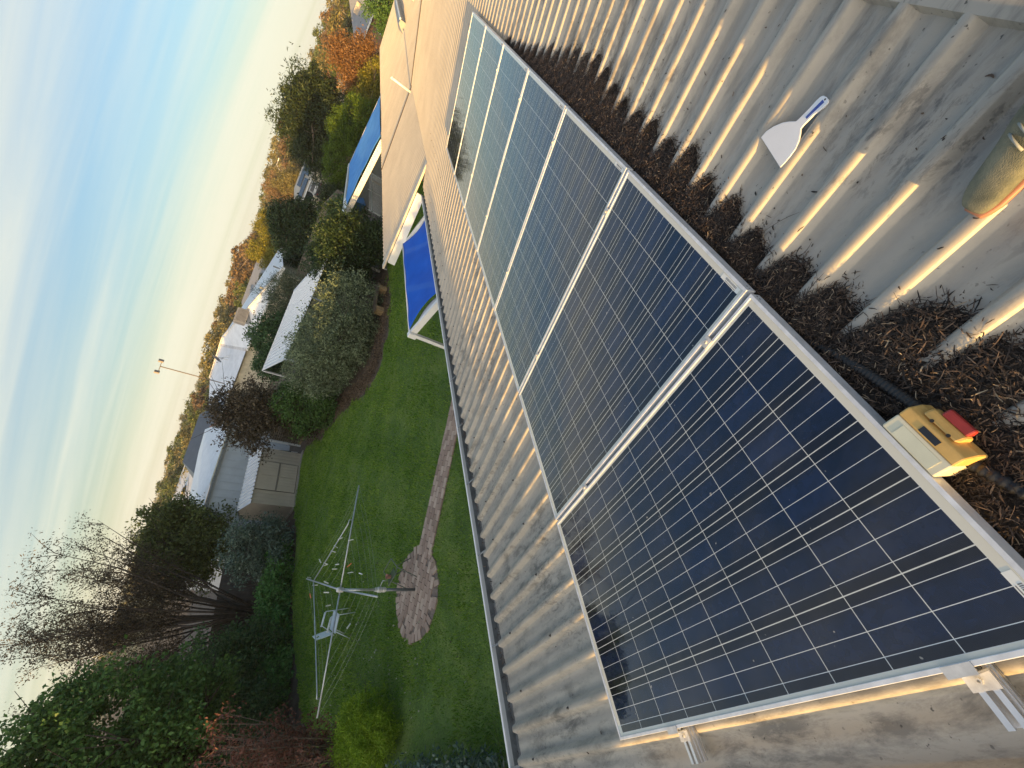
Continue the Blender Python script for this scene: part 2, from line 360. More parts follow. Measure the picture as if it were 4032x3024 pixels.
# ------------------------------------------------------------------ solar panels
PL, PW, PITCH, TH = 1.6487, .992, 1.01172, .04
def cell_material():
    m, p, o = new_mat('solar_cells'); s3 = N('ShaderNodeSeparateXYZ'); L(ocoord(), s3.inputs[0]); x, y = s3.outputs[0], s3.outputs[1]
    c = .15817; u = M('DIVIDE', M('SUBTRACT', x, .0356), c); v = M('DIVIDE', M('SUBTRACT', y, .496 - 3 * c), c)
    def line(q, off, wd):
        d = M('ABSOLUTE', M('SUBTRACT', M('FRACT', M('ADD', q, .5 - off)), .5)); return M('LESS_THAN', d, wd / c / 2)
    gap = M('MAXIMUM', line(u, 0.0, .0021), line(v, 0.0, .0026))
    bus = M('MAXIMUM', M('MAXIMUM', line(v, 1 / 6, .0015), line(v, .5, .0015)), line(v, 5 / 6, .0015))
    ins = M('MULTIPLY', M('MULTIPLY', M('GREATER_THAN', u, 0), M('LESS_THAN', u, 10)), M('MULTIPLY', M('GREATER_THAN', v, 0), M('LESS_THAN', v, 6)))
    cb = N('ShaderNodeCombineXYZ'); L(M('FLOOR', u), cb.inputs[0]); L(M('FLOOR', v), cb.inputs[1])
    oi = N('ShaderNodeObjectInfo'); L(M('MULTIPLY', oi.outputs['Random'], 9), cb.inputs[2])
    wn = N('ShaderNodeTexWhiteNoise'); L(cb.outputs[0], wn.inputs[0])
    crystal = N('ShaderNodeTexVoronoi'); crystal.inputs['Scale'].default_value = 55; L(ocoord(), crystal.inputs[0])
    f = M('ADD', M('MULTIPLY', wn.outputs[0], .55), M('MULTIPLY', N_sep(crystal.outputs['Color']), .35))
    mid = M('SUBTRACT', 1.0, M('MULTIPLY', M('ABSOLUTE', M('SUBTRACT', M('FRACT', v), .5)), 2.0))
    mid = RAMP(M('ADD', mid, M('MULTIPLY', M('SUBTRACT', NOISE(ocoord(), 9, 3), .5), .3)), (.22, 0.0), (.55, 1.0))
    cell = MIX(mid, RAMP(f, (.1, (.006, .0065, .011)), (.9, (.010, .011, .020))), RAMP(f, (.1, (.0055, .010, .028)), (.9, (.010, .020, .062))))
    fing = M('LESS_THAN', M('FRACT', M('MULTIPLY', x, 420)), .16)
    cell = MIX(M('MULTIPLY', fing, .07), cell, (.25, .28, .33))
    cc = MIX(gap, cell, (.60, .62, .60)); cc = MIX(bus, cc, (.66, .69, .70))
    dust = RAMP(NOISE(ocoord(), 3.0, 8, .7), (.45, 0.0), (.75, 1.0))
    cc = MIX(ins, (.62, .62, .55), cc)
    cc = MIX(M('MULTIPLY', dust, .05), cc, (.35, .32, .27))
    spot = M('MULTIPLY', RAMP(NOISE(ocoord(), 46, 2, .5), (.755, 0.0), (.775, 1.0)), .55)
    cc = MIX(spot, cc, (.45, .43, .38))
    setin(p, 'Base Color', cc); setin(p, 'Roughness', .6); setin(p, 'Specular IOR Level', 0.0)
    setin(p, 'Coat Weight', 1.0); setin(p, 'Coat Roughness', M('ADD', .03, M('MULTIPLY', dust, .05))); p.inputs['Coat IOR'].default_value = 1.65
    b2 = N('ShaderNodeBump'); b2.inputs['Strength'].default_value = .03; b2.inputs['Distance'].default_value = .02; L(NOISE(ocoord(), 7, 2), b2.inputs['Height']); L(b2.outputs[0], p.inputs['Coat Normal'])
    return m
def N_sep(c):
    s = N('ShaderNodeSeparateColor'); L(c, s.inputs[0]); return s.outputs[0]
CELLS = cell_material()
FRAME = mat('panel_frame_aluminium', (.72, .74, .77), .38, metal=.25, var=.12, vs=18)
STICK = mat('sticker', (.72, .74, .72), .5, var=.03)
INK = mat('grey_ink', (.16, .17, .18), .6)
def make_panel():
    p = empty('solar_panel')
    fw = .0115
    b = MB()                                     # frame: outer profile with a small raised rim
    for lo, hi in (((0, 0, -TH), (fw, PW, 0)), ((PL - fw, 0, -TH), (PL, PW, 0)), ((fw, 0, -TH), (PL - fw, fw, 0)), ((fw, PW - fw, -TH), (PL - fw, PW, 0))): b.box(lo, hi)
    f = b.build('frame', FRAME, p, bevel=.0012)
    b = MB()
    for s in (.012, .026):
        for t in (0, PL):
            for k in (0, 1): b.lathe([(.0032, -.0005), (.0032, .0006)], (0, 0, 0), 8, Matrix.Translation((t, s if k == 0 else PW - s, -.02)) @ Matrix.Rotation(R(90), 4, 'Y'))
    b.each('frame_rivet', INK, f, world=False)
    b = MB(); b.box((fw, fw, -.010), (PL - fw, PW - fw, -.003)); b.build('cell_sheet', CELLS, p)
    st = MB().box((PL - .034, .025, -.003), (PL - .016, .125, -.0024)).build('sticker', STICK, p)
    b = MB(); yy = .04
    rd = random.Random(3)
    while yy < .10:
        wd = rd.choice((.0012, .002, .003)); b.box((PL - .026, yy, -.0024), (PL - .0185, yy + wd, -.0021)); yy += wd + rd.choice((.0015, .0022))
    b.box((PL - .0315, .04, -.0024), (PL - .0293, .10, -.0021)); b.build('barcode', INK, st)
    return p
proto = make_panel()
PLAB = ['nearest solar panel of the row, large dark blue cells, touching the yellow isolator switch',
        'second solar panel from the near end of the row, beside the darkest leaf litter',
        'third solar panel from the near end of the row on the beige roof',
        'middle solar panel, fourth from either end of the row of seven',
        'third solar panel from the far end of the row, reflecting pale sky',
        'last but one solar panel at the far end of the row, mirroring pale sky',
        'farthest solar panel, ending the row and mirroring dark treetops at its low corner']
for i in range(7):
    o = proto if i == 0 else copy_tree(proto)
    o.location = RF(0, i * PITCH, 0); o.rotation_euler = ROOFROT
    tag(o, PLAB[i], 'solar panel', 'solar panels in one row on the roof')
# rails with clamps
for t, lab in ((.40, 'lower aluminium mounting rail poking out under the nearest solar panel close to the lawn side'), (1.428, 'upper aluminium mounting rail poking out under the nearest solar panel close to the leaf litter')):
    r = empty('mounting_rail', RF(t, -.105, -.055), ROOFROT, lab, 'mounting rail', 'mounting rails under the solar panels')
    b = MB(); ln = 7 * PITCH + .18
    prof = [(-.02, -.035), (.02, -.035), (.02, .013), (.007, .013), (.007, .009), (.015, .009), (.015, -.012), (-.015, -.012), (-.015, .009), (-.007, .009), (-.007, .013), (-.02, .013)]
    b.prism([(a, 0, z) for a, z in prof], (0, ln, 0))
    for a in (-.0215, .0215):
        for z in (-.026, -.02, -.006): b.box((a - .0015, 0, z), (a + .0015, ln, z + .003))
    b.build('rail', ALU, r)
    for i in range(8):
        sgap = i * PITCH - (PITCH - PW) / 2 + .105 if 0 < i < 7 else (.105 - .012 if i == 0 else 7 * PITCH + .105 - (PITCH - PW) + .012)
        b = MB()
        if 0 < i < 7: b.box((-.02, sgap - .017, .0555), (.02, sgap + .017, .0585)); b.box((-.02, sgap - .0035, .013), (.02, sgap + .0035, .0555))
        else:
            sg = 1 if i == 0 else -1
            b.box((-.03, min(sgap, sgap + sg * .022), .0555), (.03, max(sgap, sgap + sg * .022), .0585)); b.box((-.03, min(sgap, sgap + sg * .004), .013), (.03, max(sgap, sgap + sg * .004), .0555)); b.box((-.028, min(sgap - sg * .03, sgap), .013), (.028, max(sgap - sg * .03, sgap), .0165))
        c = b.build('clamp', ALU_DULL, r)
        b = MB(); b.lathe([(.0065, 0), (.0065, .006), (.0035, .006), (.003, .002)], (0, sgap if 0 < i < 7 else sgap - (.013 if i == 0 else -.013), .0585 if 0 < i < 7 else .0165), 6); b.build('bolt', ALU_DULL, c)
    for k in range(6):
        b = MB(); s = .30 + k * 1.32; b.box((-.05, s, -.066), (.05, s + .04, -.061)); b.box((.021, s, -.061), (.026, s + .04, .005)); b.build('bracket', ALU_DULL, r)

# ------------------------------------------------------------------ isolator switch on the top edge of the nearest panel
YEL = mat('yellow_plastic', (.62, .40, .13), .42, var=.12, vs=18)
PALE = mat('yellowed_white_plastic', (.66, .63, .48), .45, var=.06)
RED = mat('red_plastic', (.30, .035, .03), .4, var=.1, vs=30)
iso = empty('isolator_switch', RF(1.652, .312, -.055), ROOFROT, 'yellow and cream isolator switch with a red knob on the nearest panel edge', 'isolator switch')
b = MB(); b.box((.002, 0, -.02), (.044, .142, .066)); b.build('back_box', PALE, iso, bevel=.004)
b = MB(); b.box((.006, .018, .0662), (.036, .115, .0672)); b.build('label_panel', mat('faded_label', (.62, .63, .50), .55), iso)
b = MB(); b.prism([(.0445, 0, -.024), (.072, 0, -.024), (.082, 0, -.004), (.082, 0, .03), (.070, 0, .066), (.0445, 0, .066)], (0, .142, 0)); cov = b.build('cover', YEL, iso, bevel=.004)
b = MB(); b.prism([(.0775, .035, .005), (.094, .035, .010), (.094, .035, .040), (.077, .035, .060)], (0, .085, 0)); b.build('knob_collar', YEL, iso, bevel=.006)
b = MB(); b.prism([(.0942, .040, .012), (.112, .040, .020), (.113, .040, .037), (.0942, .040, .042)], (0, .062, 0)); b.build('knob', RED, iso, bevel=.004)
b = MB(); b.prism([(.0495, .048, .0662), (.0635, .048, .0662), (.0635, .092, .0662), (.0495, .092, .0662)], (0, 0, .0012)); b.build('rating_label', mat('black_label', (.02, .025, .035), .4), iso)
b = MB()
for s in (.055, .095): b.lathe([(.004, 0), (.004, .0016)], (.0785, s, .0565), 10)
b.each('screw_hole', DARK, iso, world=False)
# corrugated conduit running along the panel edge
def conduit(pts, lab):
    pts = [Vector(p) for p in pts]; dense = []
    for i in range(len(pts) - 1):
        p0, p1, p2, p3 = pts[max(i - 1, 0)], pts[i], pts[i + 1], pts[min(i + 2, len(pts) - 1)]
        for k in range(24):
            t = k / 24; dense.append(.5 * ((2 * p1) + (p2 - p0) * t + (2 * p0 - 5 * p1 + 4 * p2 - p3) * t * t + (3 * p1 - p0 - 3 * p2 + p3) * t ** 3))
    fin = [dense[0]]; 
    for p in dense[1:]:
        n = max(1, int((p - fin[-1]).length / .0022)); s = fin[-1]
        fin += [s.lerp(p, (j + 1) / n) for j in range(n)]
    rr = [.0125 + (.0022 if (i // 2) % 2 else 0) for i in range(len(fin))]
    tag(MB().tube(fin, rr, 10).build('cable_conduit', BLACK, smooth=True), lab, 'conduit', 'black conduits on the roof')
conduit([RF(1.60, .90, -.09), RF(1.645, .76, -.075), RF(1.688, .62, -.058), RF(1.715, .45, -.055)], 'black corrugated conduit entering the far side of the yellow switch')
conduit([RF(1.70, .325, -.055), RF(1.725, .24, -.06), RF(1.745, .15, -.075), RF(1.77, .0, -.085), RF(1.80, -.2, -.09)], 'black corrugated conduit leaving the near side of the yellow switch')

# ------------------------------------------------------------------ leaf litter piled behind the panels
TB = [(-.6, 1.95), (-.3, 1.93), (0, 1.94), (.3, 1.93), (.47, 1.88), (.58, 1.91), (.66, 1.87), (.80, 1.77), (.95, 1.755), (1.31, 1.755), (1.7, 1.82), (2.12, 1.83), (2.4, 1.84), (2.71, 1.86), (2.87, 1.94), (3.31, 1.94), (3.94, 1.84), (4.5, 1.74), (5.05, 1.68), (5.4, 1.655)]
TS, TT = [a for a, _ in TB], [c for _, c in TB]
def rib_h(s):
    d = np.abs((s + .008 + .09175) % .1835 - .09175); return np.interp(d, [0, .0135, .0185, .0325, .038], [.0368, .0355, .0315, .003, 0])
def litter_edge(s): return np.interp(s, TS, TT) + .035 * np.sin(s * 23.7) * np.sin(s * 9.1 + 1) - .028 * (rib_h(s) > .012)
def litter_h(t, s):
    e = litter_edge(s); x = np.clip((e - t) / np.maximum(e - 1.60, .02), 0, 1)
    return np.maximum(.074 * x ** .5 * (1 - .12 * x) + .008 * np.sin(s * 41 + t * 60) * x, 0)
ns, ntt = 620, 30
ss = np.linspace(-.6, 5.4, ns); V = []
for i, s in enumerate(ss):
    e = litter_edge(s)
    for j in range(ntt):
        t = 1.52 + (e - 1.52) * j / (ntt - 1); V.append(tuple(RF(t, s, PAN - .004 + litter_h(t, s) + .003 * rng.normal() * (j < ntt - 1))))
F = np.array([(i * ntt + j, (i + 1) * ntt + j, (i + 1) * ntt + j + 1, i * ntt + j + 1) for i in range(ns - 1) for j in range(ntt - 1)])[:, ::-1]
LIT0 = mat('litter_mulch', (.022, .016, .012), .95, var=.5, vs=60, bmp=.6, bs=150)
lit = np_mesh('leaf_litter', np.array(V), F, LIT0)
tag(lit, 'dark mound of dead leaves and twigs drifted against the panels', 'leaf litter', kind='stuff')
def litter_mat():
    m, p, o = new_mat('litter_leaf'); g = N('ShaderNodeNewGeometry')
    setin(p, 'Base Color', RAMP(g.outputs['Random Per Island'], (.0, (.010, .007, .005)), (.5, (.033, .021, .014)), (.8, (.085, .052, .033)), (.95, (.19, .125, .08)), (1.0, (.42, .33, .22)))); setin(p, 'Roughness', .7); return m
LIT = litter_mat()
def strips(n, samp, lmin, lmax, wd, lift, name='litter_leaf', curl=.35, parent=None, m=LIT):
    t, s, z = samp(n); n = len(t); ang = rng.uniform(0, 2 * math.pi, n); ln = rng.uniform(lmin, lmax, n) * rng.choice([.5, 1, 1, 1.5], n); k = 5
    pit = rng.normal(0, lift, n); bend = rng.normal(0, curl * 3, n)
    V = np.zeros((n, k, 2, 3)); px, py, pz = t.copy(), s.copy(), z.copy(); wv = wd * rng.uniform(.4, 1.5, n)
    pz = pz + np.abs(np.sin(pit)) * ln * .4
    for j in range(k):
        a = ang + bend * j / k; wj = wv * math.sin(math.pi * (j + .6) / (k + .2)); tw = rng.normal(0, .25, n)
        V[:, j, 0] = np.stack([px - np.sin(a) * wj, py + np.cos(a) * wj, pz + wj * tw], -1); V[:, j, 1] = np.stack([px + np.sin(a) * wj, py - np.cos(a) * wj, pz - wj * tw], -1)
        st = ln / (k - 1); px = px + np.cos(a) * np.cos(pit) * st; py = py + np.sin(a) * np.cos(pit) * st; pz = pz + np.sin(pit) * st * .6 + rng.normal(0, .0012, n)
    V = V.reshape(-1, 3); Wd = np.stack([CA * V[:, 0] - SA * V[:, 2], V[:, 1], 2.9 + SA * V[:, 0] + CA * V[:, 2]], -1)
    base = np.arange(n)[:, None] * (2 * k); F = np.concatenate([base + np.array([[2 * j, 2 * j + 1, 2 * j + 3, 2 * j + 2]]) for j in range(k - 1)], 1).reshape(-1, 4)
    return np_mesh(name, Wd, F, m, parent)
def samp_litter(n):
    s = rng.uniform(-.6, 5.35, n); e = litter_edge(s); t = 1.56 + (e - 1.56 + .012) * rng.uniform(0, 1, n) ** .8
    return t, s, PAN + litter_h(t, s) + rng.uniform(0, .014, n)
o1 = strips(60000, samp_litter, .006, .024, .0012, .04, curl=.16, parent=lit)
def samp_near(n):
    s = rng.uniform(-.55, 1.6, n); e = litter_edge(s); t = 1.62 + (e - 1.62 + .02) * rng.uniform(0, 1, n); return t, s, PAN + .006 + litter_h(t, s) + rng.uniform(0, .012, n)
strips(200, samp_near, .03, .09, .0008, .03, 'litter_twig', .22, lit)
def samp_loose(n):
    s = rng.uniform(.2, 6, n); t = rng.uniform(1.66, 2.32, n); return t, s, PAN + rib_h(s) + .002
loose = strips(260, samp_loose, .006, .022, .0022, .03, 'loose_leaf'); tag(loose, 'scattered dark leaf fragments on the upper roof pans', 'leaf litter', kind='stuff')
def samp_edge(n):
    s = rng.uniform(-.5, 5.2, n); t = litter_edge(s) + np.abs(rng.normal(0, .028, n)); return t, s, PAN + rib_h(s) + .0025
strips(2200, samp_edge, .005, .020, .0012, .03, 'litter_edge', .16, lit)
def samp_low(n):
    s = rng.uniform(-.3, 7, n); t = rng.uniform(-1.55, -.05, n); return t, s, PAN + rib_h(s) + .002
loose2 = strips(60, samp_low, .008, .02, .003, .03, 'loose_leaf'); tag(loose2, 'few dark leaf fragments on the lower roof pans', 'leaf litter', kind='stuff')
def samp_gut(n):
    s = np.concatenate([rng.normal(c, wd, n // 6) for c, wd in ((2.6, .18), (3.0, .12), (.6, .3), (1.6, .4), (4.6, .4), (5.6, .3))])
    t = rng.uniform(-1.80, -1.64, len(s)); return t, s, PAN + .004 - .05 * (t < -1.665) + rng.uniform(0, .03, len(s))
gl = strips(1500, samp_gut, .02, .05, .003, .25, 'gutter_litter'); tag(gl, 'dead brown leaves lying in the eave gutter', 'leaf litter', kind='stuff')

# ------------------------------------------------------------------ white filling knife
BLADE = mat('white_plastic', (.74, .76, .80), .38, var=.05)
kn = empty('filling_knife', RF(2.05, 1.36, -.0845), ROOFROT, 'white plastic filling knife lying across the roof ribs', 'filling knife')
out_ = [(1.994, 1.443), (2.016, 1.438), (2.036, 1.421), (2.055, 1.395), (2.065, 1.372), (2.072, 1.348), (2.081, 1.343), (2.109, 1.333), (2.135, 1.327), (2.147, 1.322), (2.152, 1.314), (2.151, 1.3), (2.147, 1.288), (2.141, 1.283), (2.128, 1.286), (2.102, 1.301), (2.071, 1.311), (2.062, 1.312), (2.052, 1.302), (2.035, 1.289), (2.013, 1.281), (1.988, 1.281), (1.967, 1.284), (1.952, 1.288)]
b = MB(); k0 = [(t - 2.05, s - 1.36) for t, s in out_]; n = len(k0)
zt_ = lambda t, s: .0035 + .0025 * max(0, min(1, (t + .01) / .05)) + .10 * abs(s + .0) * 0
b.add([(t, s, 0) for t, s in k0] + [(t, s, zt_(t, s)) for t, s in k0], [tuple(range(n)), tuple(range(2 * n - 1, n - 1, -1))] + [(i, n + i, n + (i + 1) % n, (i + 1) % n) for i in range(n)])
b.build('blade_and_handle', BLADE, kn, bevel=.0015)
b = MB(); d = Vector((.062, -.021, 0)).normalized(); q = Vector((-d.y, d.x, 0)); c0 = Vector((.066, -.051, .0061))
b.prism([c0 - d * .028 - q * .0045, c0 + d * .026 - q * .006, c0 + d * .026 + q * .006, c0 - d * .028 + q * .0045], (0, 0, .0006)); b.build('maker_print', mat('blue_print', (.05, .09, .36), .5, var=.3, vs=160), kn)
b = MB(); b.lathe([(.0028, 0), (.0028, .0006)], tuple(Vector((.066, -.051, .0061)) + d * .031), 10); b.build('hanging_hole', DARK, kn)

# ------------------------------------------------------------------ the photographer: only a shoe reaches into the picture
SKIN = mat('skin', (.45, .28, .2), .55); TROUSER = mat('dark_trousers', (.03, .035, .05), .85, bmp=.2); SHIRT = mat('shirt', (.10, .12, .14), .85)
KHAKI = mat('khaki_mesh_fabric', (.25, .24, .165), .8, var=.25, vs=16, c2=(.105, .115, .085), bmp=.35, bs=420)
SOLE = mat('orange_sole', (.42, .20, .13), .5, var=.1)
def skin_body(name, joints, bones, m, loc):
    me = bpy.data.meshes.new(name); me.from_pydata([tuple(Vector(j[0]) - loc) for j in joints], bones, []); o = bpy.data.objects.new(name, me); COL.objects.link(o); o.location = loc
    me.materials.append(m); o.modifiers.new('skin', 'SKIN'); sv = me.skin_vertices[0].data
    for i, j in enumerate(joints): sv[i].radius = (j[1], j[1]); sv[i].use_root = (i == 0)
    o.modifiers.new('sub', 'SUBSURF').levels = 2; return o
hip = RF(2.93, .46, .12)
J = [(hip, .13), (hip + Vector((.03, 0, .25)), .14), (hip + Vector((-.02, 0, .45)), .13), (hip + Vector((-.08, 0, .57)), .055), (hip + Vector((-.10, 0, .70)), .095),
     (RF(2.80, .60, .14), .085), (RF(2.60, .715, .40), .062), (RF(2.365, .728, .03), .042),
     (RF(2.80, .34, .14), .085), (RF(2.60, .20, .40), .062), (RF(2.375, .17, .03), .042),
     (hip + Vector((-.03, .19, .46)), .05), (hip + Vector((-.14, .24, .22)), .042), (hip + Vector((-.30, .10, .22)), .03),
     (hip + Vector((-.03, -.19, .46)), .05), (hip + Vector((-.14, -.26, .24)), .042), (hip + Vector((-.32, -.20, .30)), .03)]
per = skin_body('person', J, [(0, 1), (1, 2), (2, 3), (3, 4), (0, 5), (5, 6), (6, 7), (0, 8), (8, 9), (9, 10), (2, 11), (11, 12), (12, 13), (2, 14), (14, 15), (15, 16)], TROUSER, hip)
tag(per, 'person sitting on the roof ridge in dark trousers, one khaki shoe reaching into view', 'person')
def shoe(t0, s0, ds, parent):
    prof = [(0, .018, .020, .034), (.010, .028, .030, .038), (.030, .036, .037, .048), (.075, .041, .040, .060), (.12, .042, .041, .074), (.16, .046, .044, .098), (.20, .042, .041, .108), (.25, .040, .040, .105), (.285, .030, .030, .09), (.297, .016, .016, .055)]
    n = 20; up, so_ = [], []
    def ring(x, hw0, hw1, h, z0, z1, flat):
        r = []
        for k in range(n):
            a = 2 * math.pi * k / n; cx, sx = math.cos(a), math.sin(a)
            hw = hw0 if cx > 0 else hw1
            r.append(RF(t0 + x, s0 + ds * x + hw * math.copysign(abs(cx) ** .8, cx), PAN + .0355 + (z0 + z1) / 2 + (z1 - z0) / 2 * math.copysign(abs(sx) ** flat, sx)))
        return r
    def loft(rings, name, m, par):
        b = MB(); V = [v for r in rings for v in r]; F = [(i * n + k, (i + 1) * n + k, (i + 1) * n + (k + 1) % n, i * n + (k + 1) % n) for i in range(len(rings) - 1) for k in range(n)]
        F += [tuple(range(n)), tuple(range((len(rings) - 1) * n, len(rings) * n))[::-1]]
        b.add(V, F); return b.build(name, m, None, smooth=True)
    rg = [ring(x, a, c, h, .016, h, .8) for x, a, c, h in prof]; u = W(loft(rg, 'shoe', KHAKI, None), parent)
    md = u.modifiers.new('s', 'SUBSURF'); md.levels = 1; md.render_levels = 2
    rs = [ring(x - (.003 if i == 0 else 0) + (.003 if i == len(prof) - 1 else 0), a - .0005, c - .0005, .014, .0, .015, .35) for i, (x, a, c, h) in enumerate(prof)]
    W(loft(rs, 'sole', SOLE, None), parent); so2 = parent.children[-1]
    lace = MB()
    for k in range(5):
        x = .125 + k * .02; P = [RF(t0 + x + (j - 2) * .004, s0 + ds * x + (j - 2) * .011, PAN + .0355 + .088 + k * .006 - abs(j - 2) ** 2 * .0025) for j in range(5)]; lace.tube(P, .0028, 6)
    W(lace.build('lace', mat('pale_lace', (.30, .32, .30), .7), smooth=True), parent)
shoe(2.066, .733, .10, per); shoe(2.09, .17, -.02, per)

# ------------------------------------------------------------------ ground
def smooth(a, b, x):
    t = np.clip((x - a) / (b - a), 0, 1); return t * t * (3 - 2 * t)
def gz(x, y):
    x = np.asarray(x, float); y = np.asarray(y, float); d = np.hypot(x, y)
    h = -.6 * smooth(30, 60, y)
    az = np.degrees(np.arctan2(x, y))
    h = h + smooth(350, 900, d) * 7 * (.75 + .25 * np.sin(az * .21) + .12 * np.sin(az * .9 + 1)) * smooth(-5, -45, az)
    h = h + smooth(420, 1000, d) * 5
    return h - .02
def axis(lo, hi, fine):
    return np.unique(np.concatenate([np.linspace(-fine, fine, 61), np.sign(np.linspace(-1, 1, 61)) * fine + np.sign(np.linspace(-1, 1, 61)) * (np.abs(np.linspace(-1, 1, 61)) ** 2.2) * (hi - fine)]))
gx = axis(0, 1300, 70); gy = axis(0, 1300, 70)
X, Y = np.meshgrid(gx, gy, indexing='ij'); Vg = np.stack([X, Y, gz(X, Y)], -1).reshape(-1, 3); ng = len(gy)
ii, jj = np.meshgrid(np.arange(len(gx) - 1), np.arange(ng - 1), indexing='ij'); q0 = (ii * ng + jj).ravel()
Fg = np.stack([q0, q0 + ng, q0 + ng + 1, q0 + 1], 1)
def ground_mat():
    m, p, o = new_mat('soil_and_scrub'); co = ocoord()
    near = RAMP(NOISE(co, 2.5, 8, .65), (.3, (.05, .036, .026)), (.7, (.13, .10, .075)))
    far = RAMP(NOISE(co, .06, 6, .6), (.35, (.09, .10, .04)), (.65, (.20, .17, .08)))
    s3 = N('ShaderNodeSeparateXYZ'); L(co, s3.inputs[0])
    f = M('MULTIPLY', M('SUBTRACT', s3.outputs[1], 26.0), .1, clamp=True)
    setin(p, 'Base Color', MIX(f, near, far)); setin(p, 'Roughness', .95); bump(p, NOISE(co, 30, 5), .5, .03); return m
tag(np_mesh('ground', Vg, Fg, ground_mat(), smooth=True), 'bare soil and dry grass between gardens', 'ground', kind='structure')
# lawn sheet and its blades
LAWN = [(-1.25, -9), (-5.2, -6), (-8.6, -2.5), (-10.6, -.2), (-12.2, .9), (-13.9, 2.4), (-15.3, 4.3), (-16.1, 6.8), (-16.6, 8.6), (-17.35, 10.0), (-17.4, 12.75), (-16.8, 13.2), (-14.6, 12.1), (-12.6, 11.95), (-11.2, 11.5), (-9.6, 10.9), (-8.6, 11.2), (-7.9, 12.2), (-7.55, 13.6), (-7.6, 15.5), (-8.0, 18), (-8.2, 26), (-1.25, 26)]
LP = np.array(LAWN)
def inside(px, py, poly=LP):
    c = np.zeros(len(px), bool); n = len(poly); j = n - 1
    for i in range(n):
        xi, yi = poly[i]; xj, yj = poly[j]; k = ((yi > py) != (yj > py)) & (px < (xj - xi) * (py - yi) / (yj - yi + 1e-12) + xi); c ^= k; j = i
    return c
def lawn_mat():
    m, p, o = new_mat('lawn_turf'); co = ocoord()
    a = RAMP(NOISE(co, .8, 7, .66, .6), (.33, (.065, .135, .018)), (.5, (.125, .22, .03)), (.66, (.21, .29, .055)))
    f = RAMP(NOISE(co, 34, 4, .7), (.3, .45), (.7, 1.15))
    mm = MIX(1.0, a, f, 'MULTIPLY')
    setin(p, 'Base Color', mm); setin(p, 'Roughness', .8); bump(p, NOISE(co, 60, 4), .9, .03); return m
b = MB(); b.quad(*[(x, y, .012) for x, y in LAWN]); tag(b.build('lawn', lawn_mat()), 'green back lawn sheet', 'lawn', kind='structure')
PC = np.array((-6.83, 2.94)); PU = np.array((.585, .811)); PN = np.array((.811, -.585)); PRAD = .895
def on_path(x, y):
    rx, ry = x - PC[0], y - PC[1]; al = rx * PU[0] + ry * PU[1]; ac = rx * PN[0] + ry * PN[1]
    return (np.hypot(rx, ry) < PRAD + .01) | ((al > 0) & (al < 9) & (np.abs(ac) < .30))
def bare(x, y):          # worn soil under the near shrubs
    return ((x + 7.1) / 1.3) ** 2 + ((y - .1) / 1.1) ** 2 + .35 * np.sin(x * 7) * np.sin(y * 6) < 1
n = 420000
u = rng.uniform(0, 1, n); bx = rng.uniform(-17.6, -1.5, n); by = -3 + 26 * u ** 1.35
edge_n = .16 * np.sin(bx * 5 + by * 3) + .12 * np.sin(bx * 11 - by * 7)
k = inside(bx + edge_n, by + edge_n * .7) & ~on_path(bx, by) & (~bare(bx, by) | (rng.uniform(0, 1, n) < .25)) & (rng.uniform(0, 1, n) < .35 + .65 * smooth(-2, -7, bx))
bx, by = bx[k], by[k]; n = len(bx); hgt = rng.uniform(.02, .062, n) * (1 + .4 * np.sin(bx * 2.1 + by) * np.sin(by * 1.7 + 1) + .3 * np.sin(bx * 6.3 + 2 * np.sin(by * 3)) * np.sin(by * 5.1)); dd = np.hypot(bx - 1.6, by); wd = .0035 + .0007 * dd
an = rng.uniform(0, 6.283, n); ln = rng.normal(0, .55, (n, 2)) * hgt[:, None]
Vb = np.stack([np.stack([bx - np.cos(an) * wd, by - np.sin(an) * wd, np.full(n, .008)], -1), np.stack([bx + np.cos(an) * wd, by + np.sin(an) * wd, np.full(n, .008)], -1), np.stack([bx + ln[:, 0], by + ln[:, 1], .01 + hgt], -1)], 1).reshape(-1, 3)
def grass_mat():
    m, p, o = new_mat('grass_blade'); co = ocoord(); g = N('ShaderNodeNewGeometry')
    f = M('ADD', M('MULTIPLY', g.outputs['Random Per Island'], .30), M('ADD', M('MULTIPLY', NOISE(co, .7, 6, .65, .5), .60), M('MULTIPLY', NOISE(co, 3.2, 5, .7), .38)))
    c = RAMP(f, (.40, (.05, .125, .010)), (.60, (.13, .26, .024)), (.84, (.30, .42, .065)))
    setin(p, 'Base Color', c); setin(p, 'Roughness', .6); setin(p, 'Specular IOR Level', .25)
    t = N('ShaderNodeBsdfTranslucent'); L(c, t.inputs[0]); x = N('ShaderNodeMixShader'); x.inputs[0].default_value = .3; L(p.outputs[0], x.inputs[1]); L(t.outputs[0], x.inputs[2]); L(x.outputs[0], o.inputs[0]); return m
GRASS = grass_mat()
tag(np_mesh('grass', Vb, np.arange(n * 3).reshape(n, 3), GRASS), 'short green grass of the back lawn', 'grass', kind='stuff')
# fallen pale leaves on the lawn
n = 260; fx = rng.normal(-9.2, 1.7, n); fy = rng.normal(1.9, 1.2, n); k = inside(fx, fy); C = np.stack([fx, fy, np.full(n, .05)], -1)[k]
V, F = leaves(C, np.zeros_like(C), .05, .035); tag(np_mesh('fallen_leaves', V, F, leaf_mat('fallen_leaf', (.12, .14, .05), (.45, .45, .36), .2)), 'pale fallen leaves scattered on the lawn', 'leaf litter', kind='stuff')
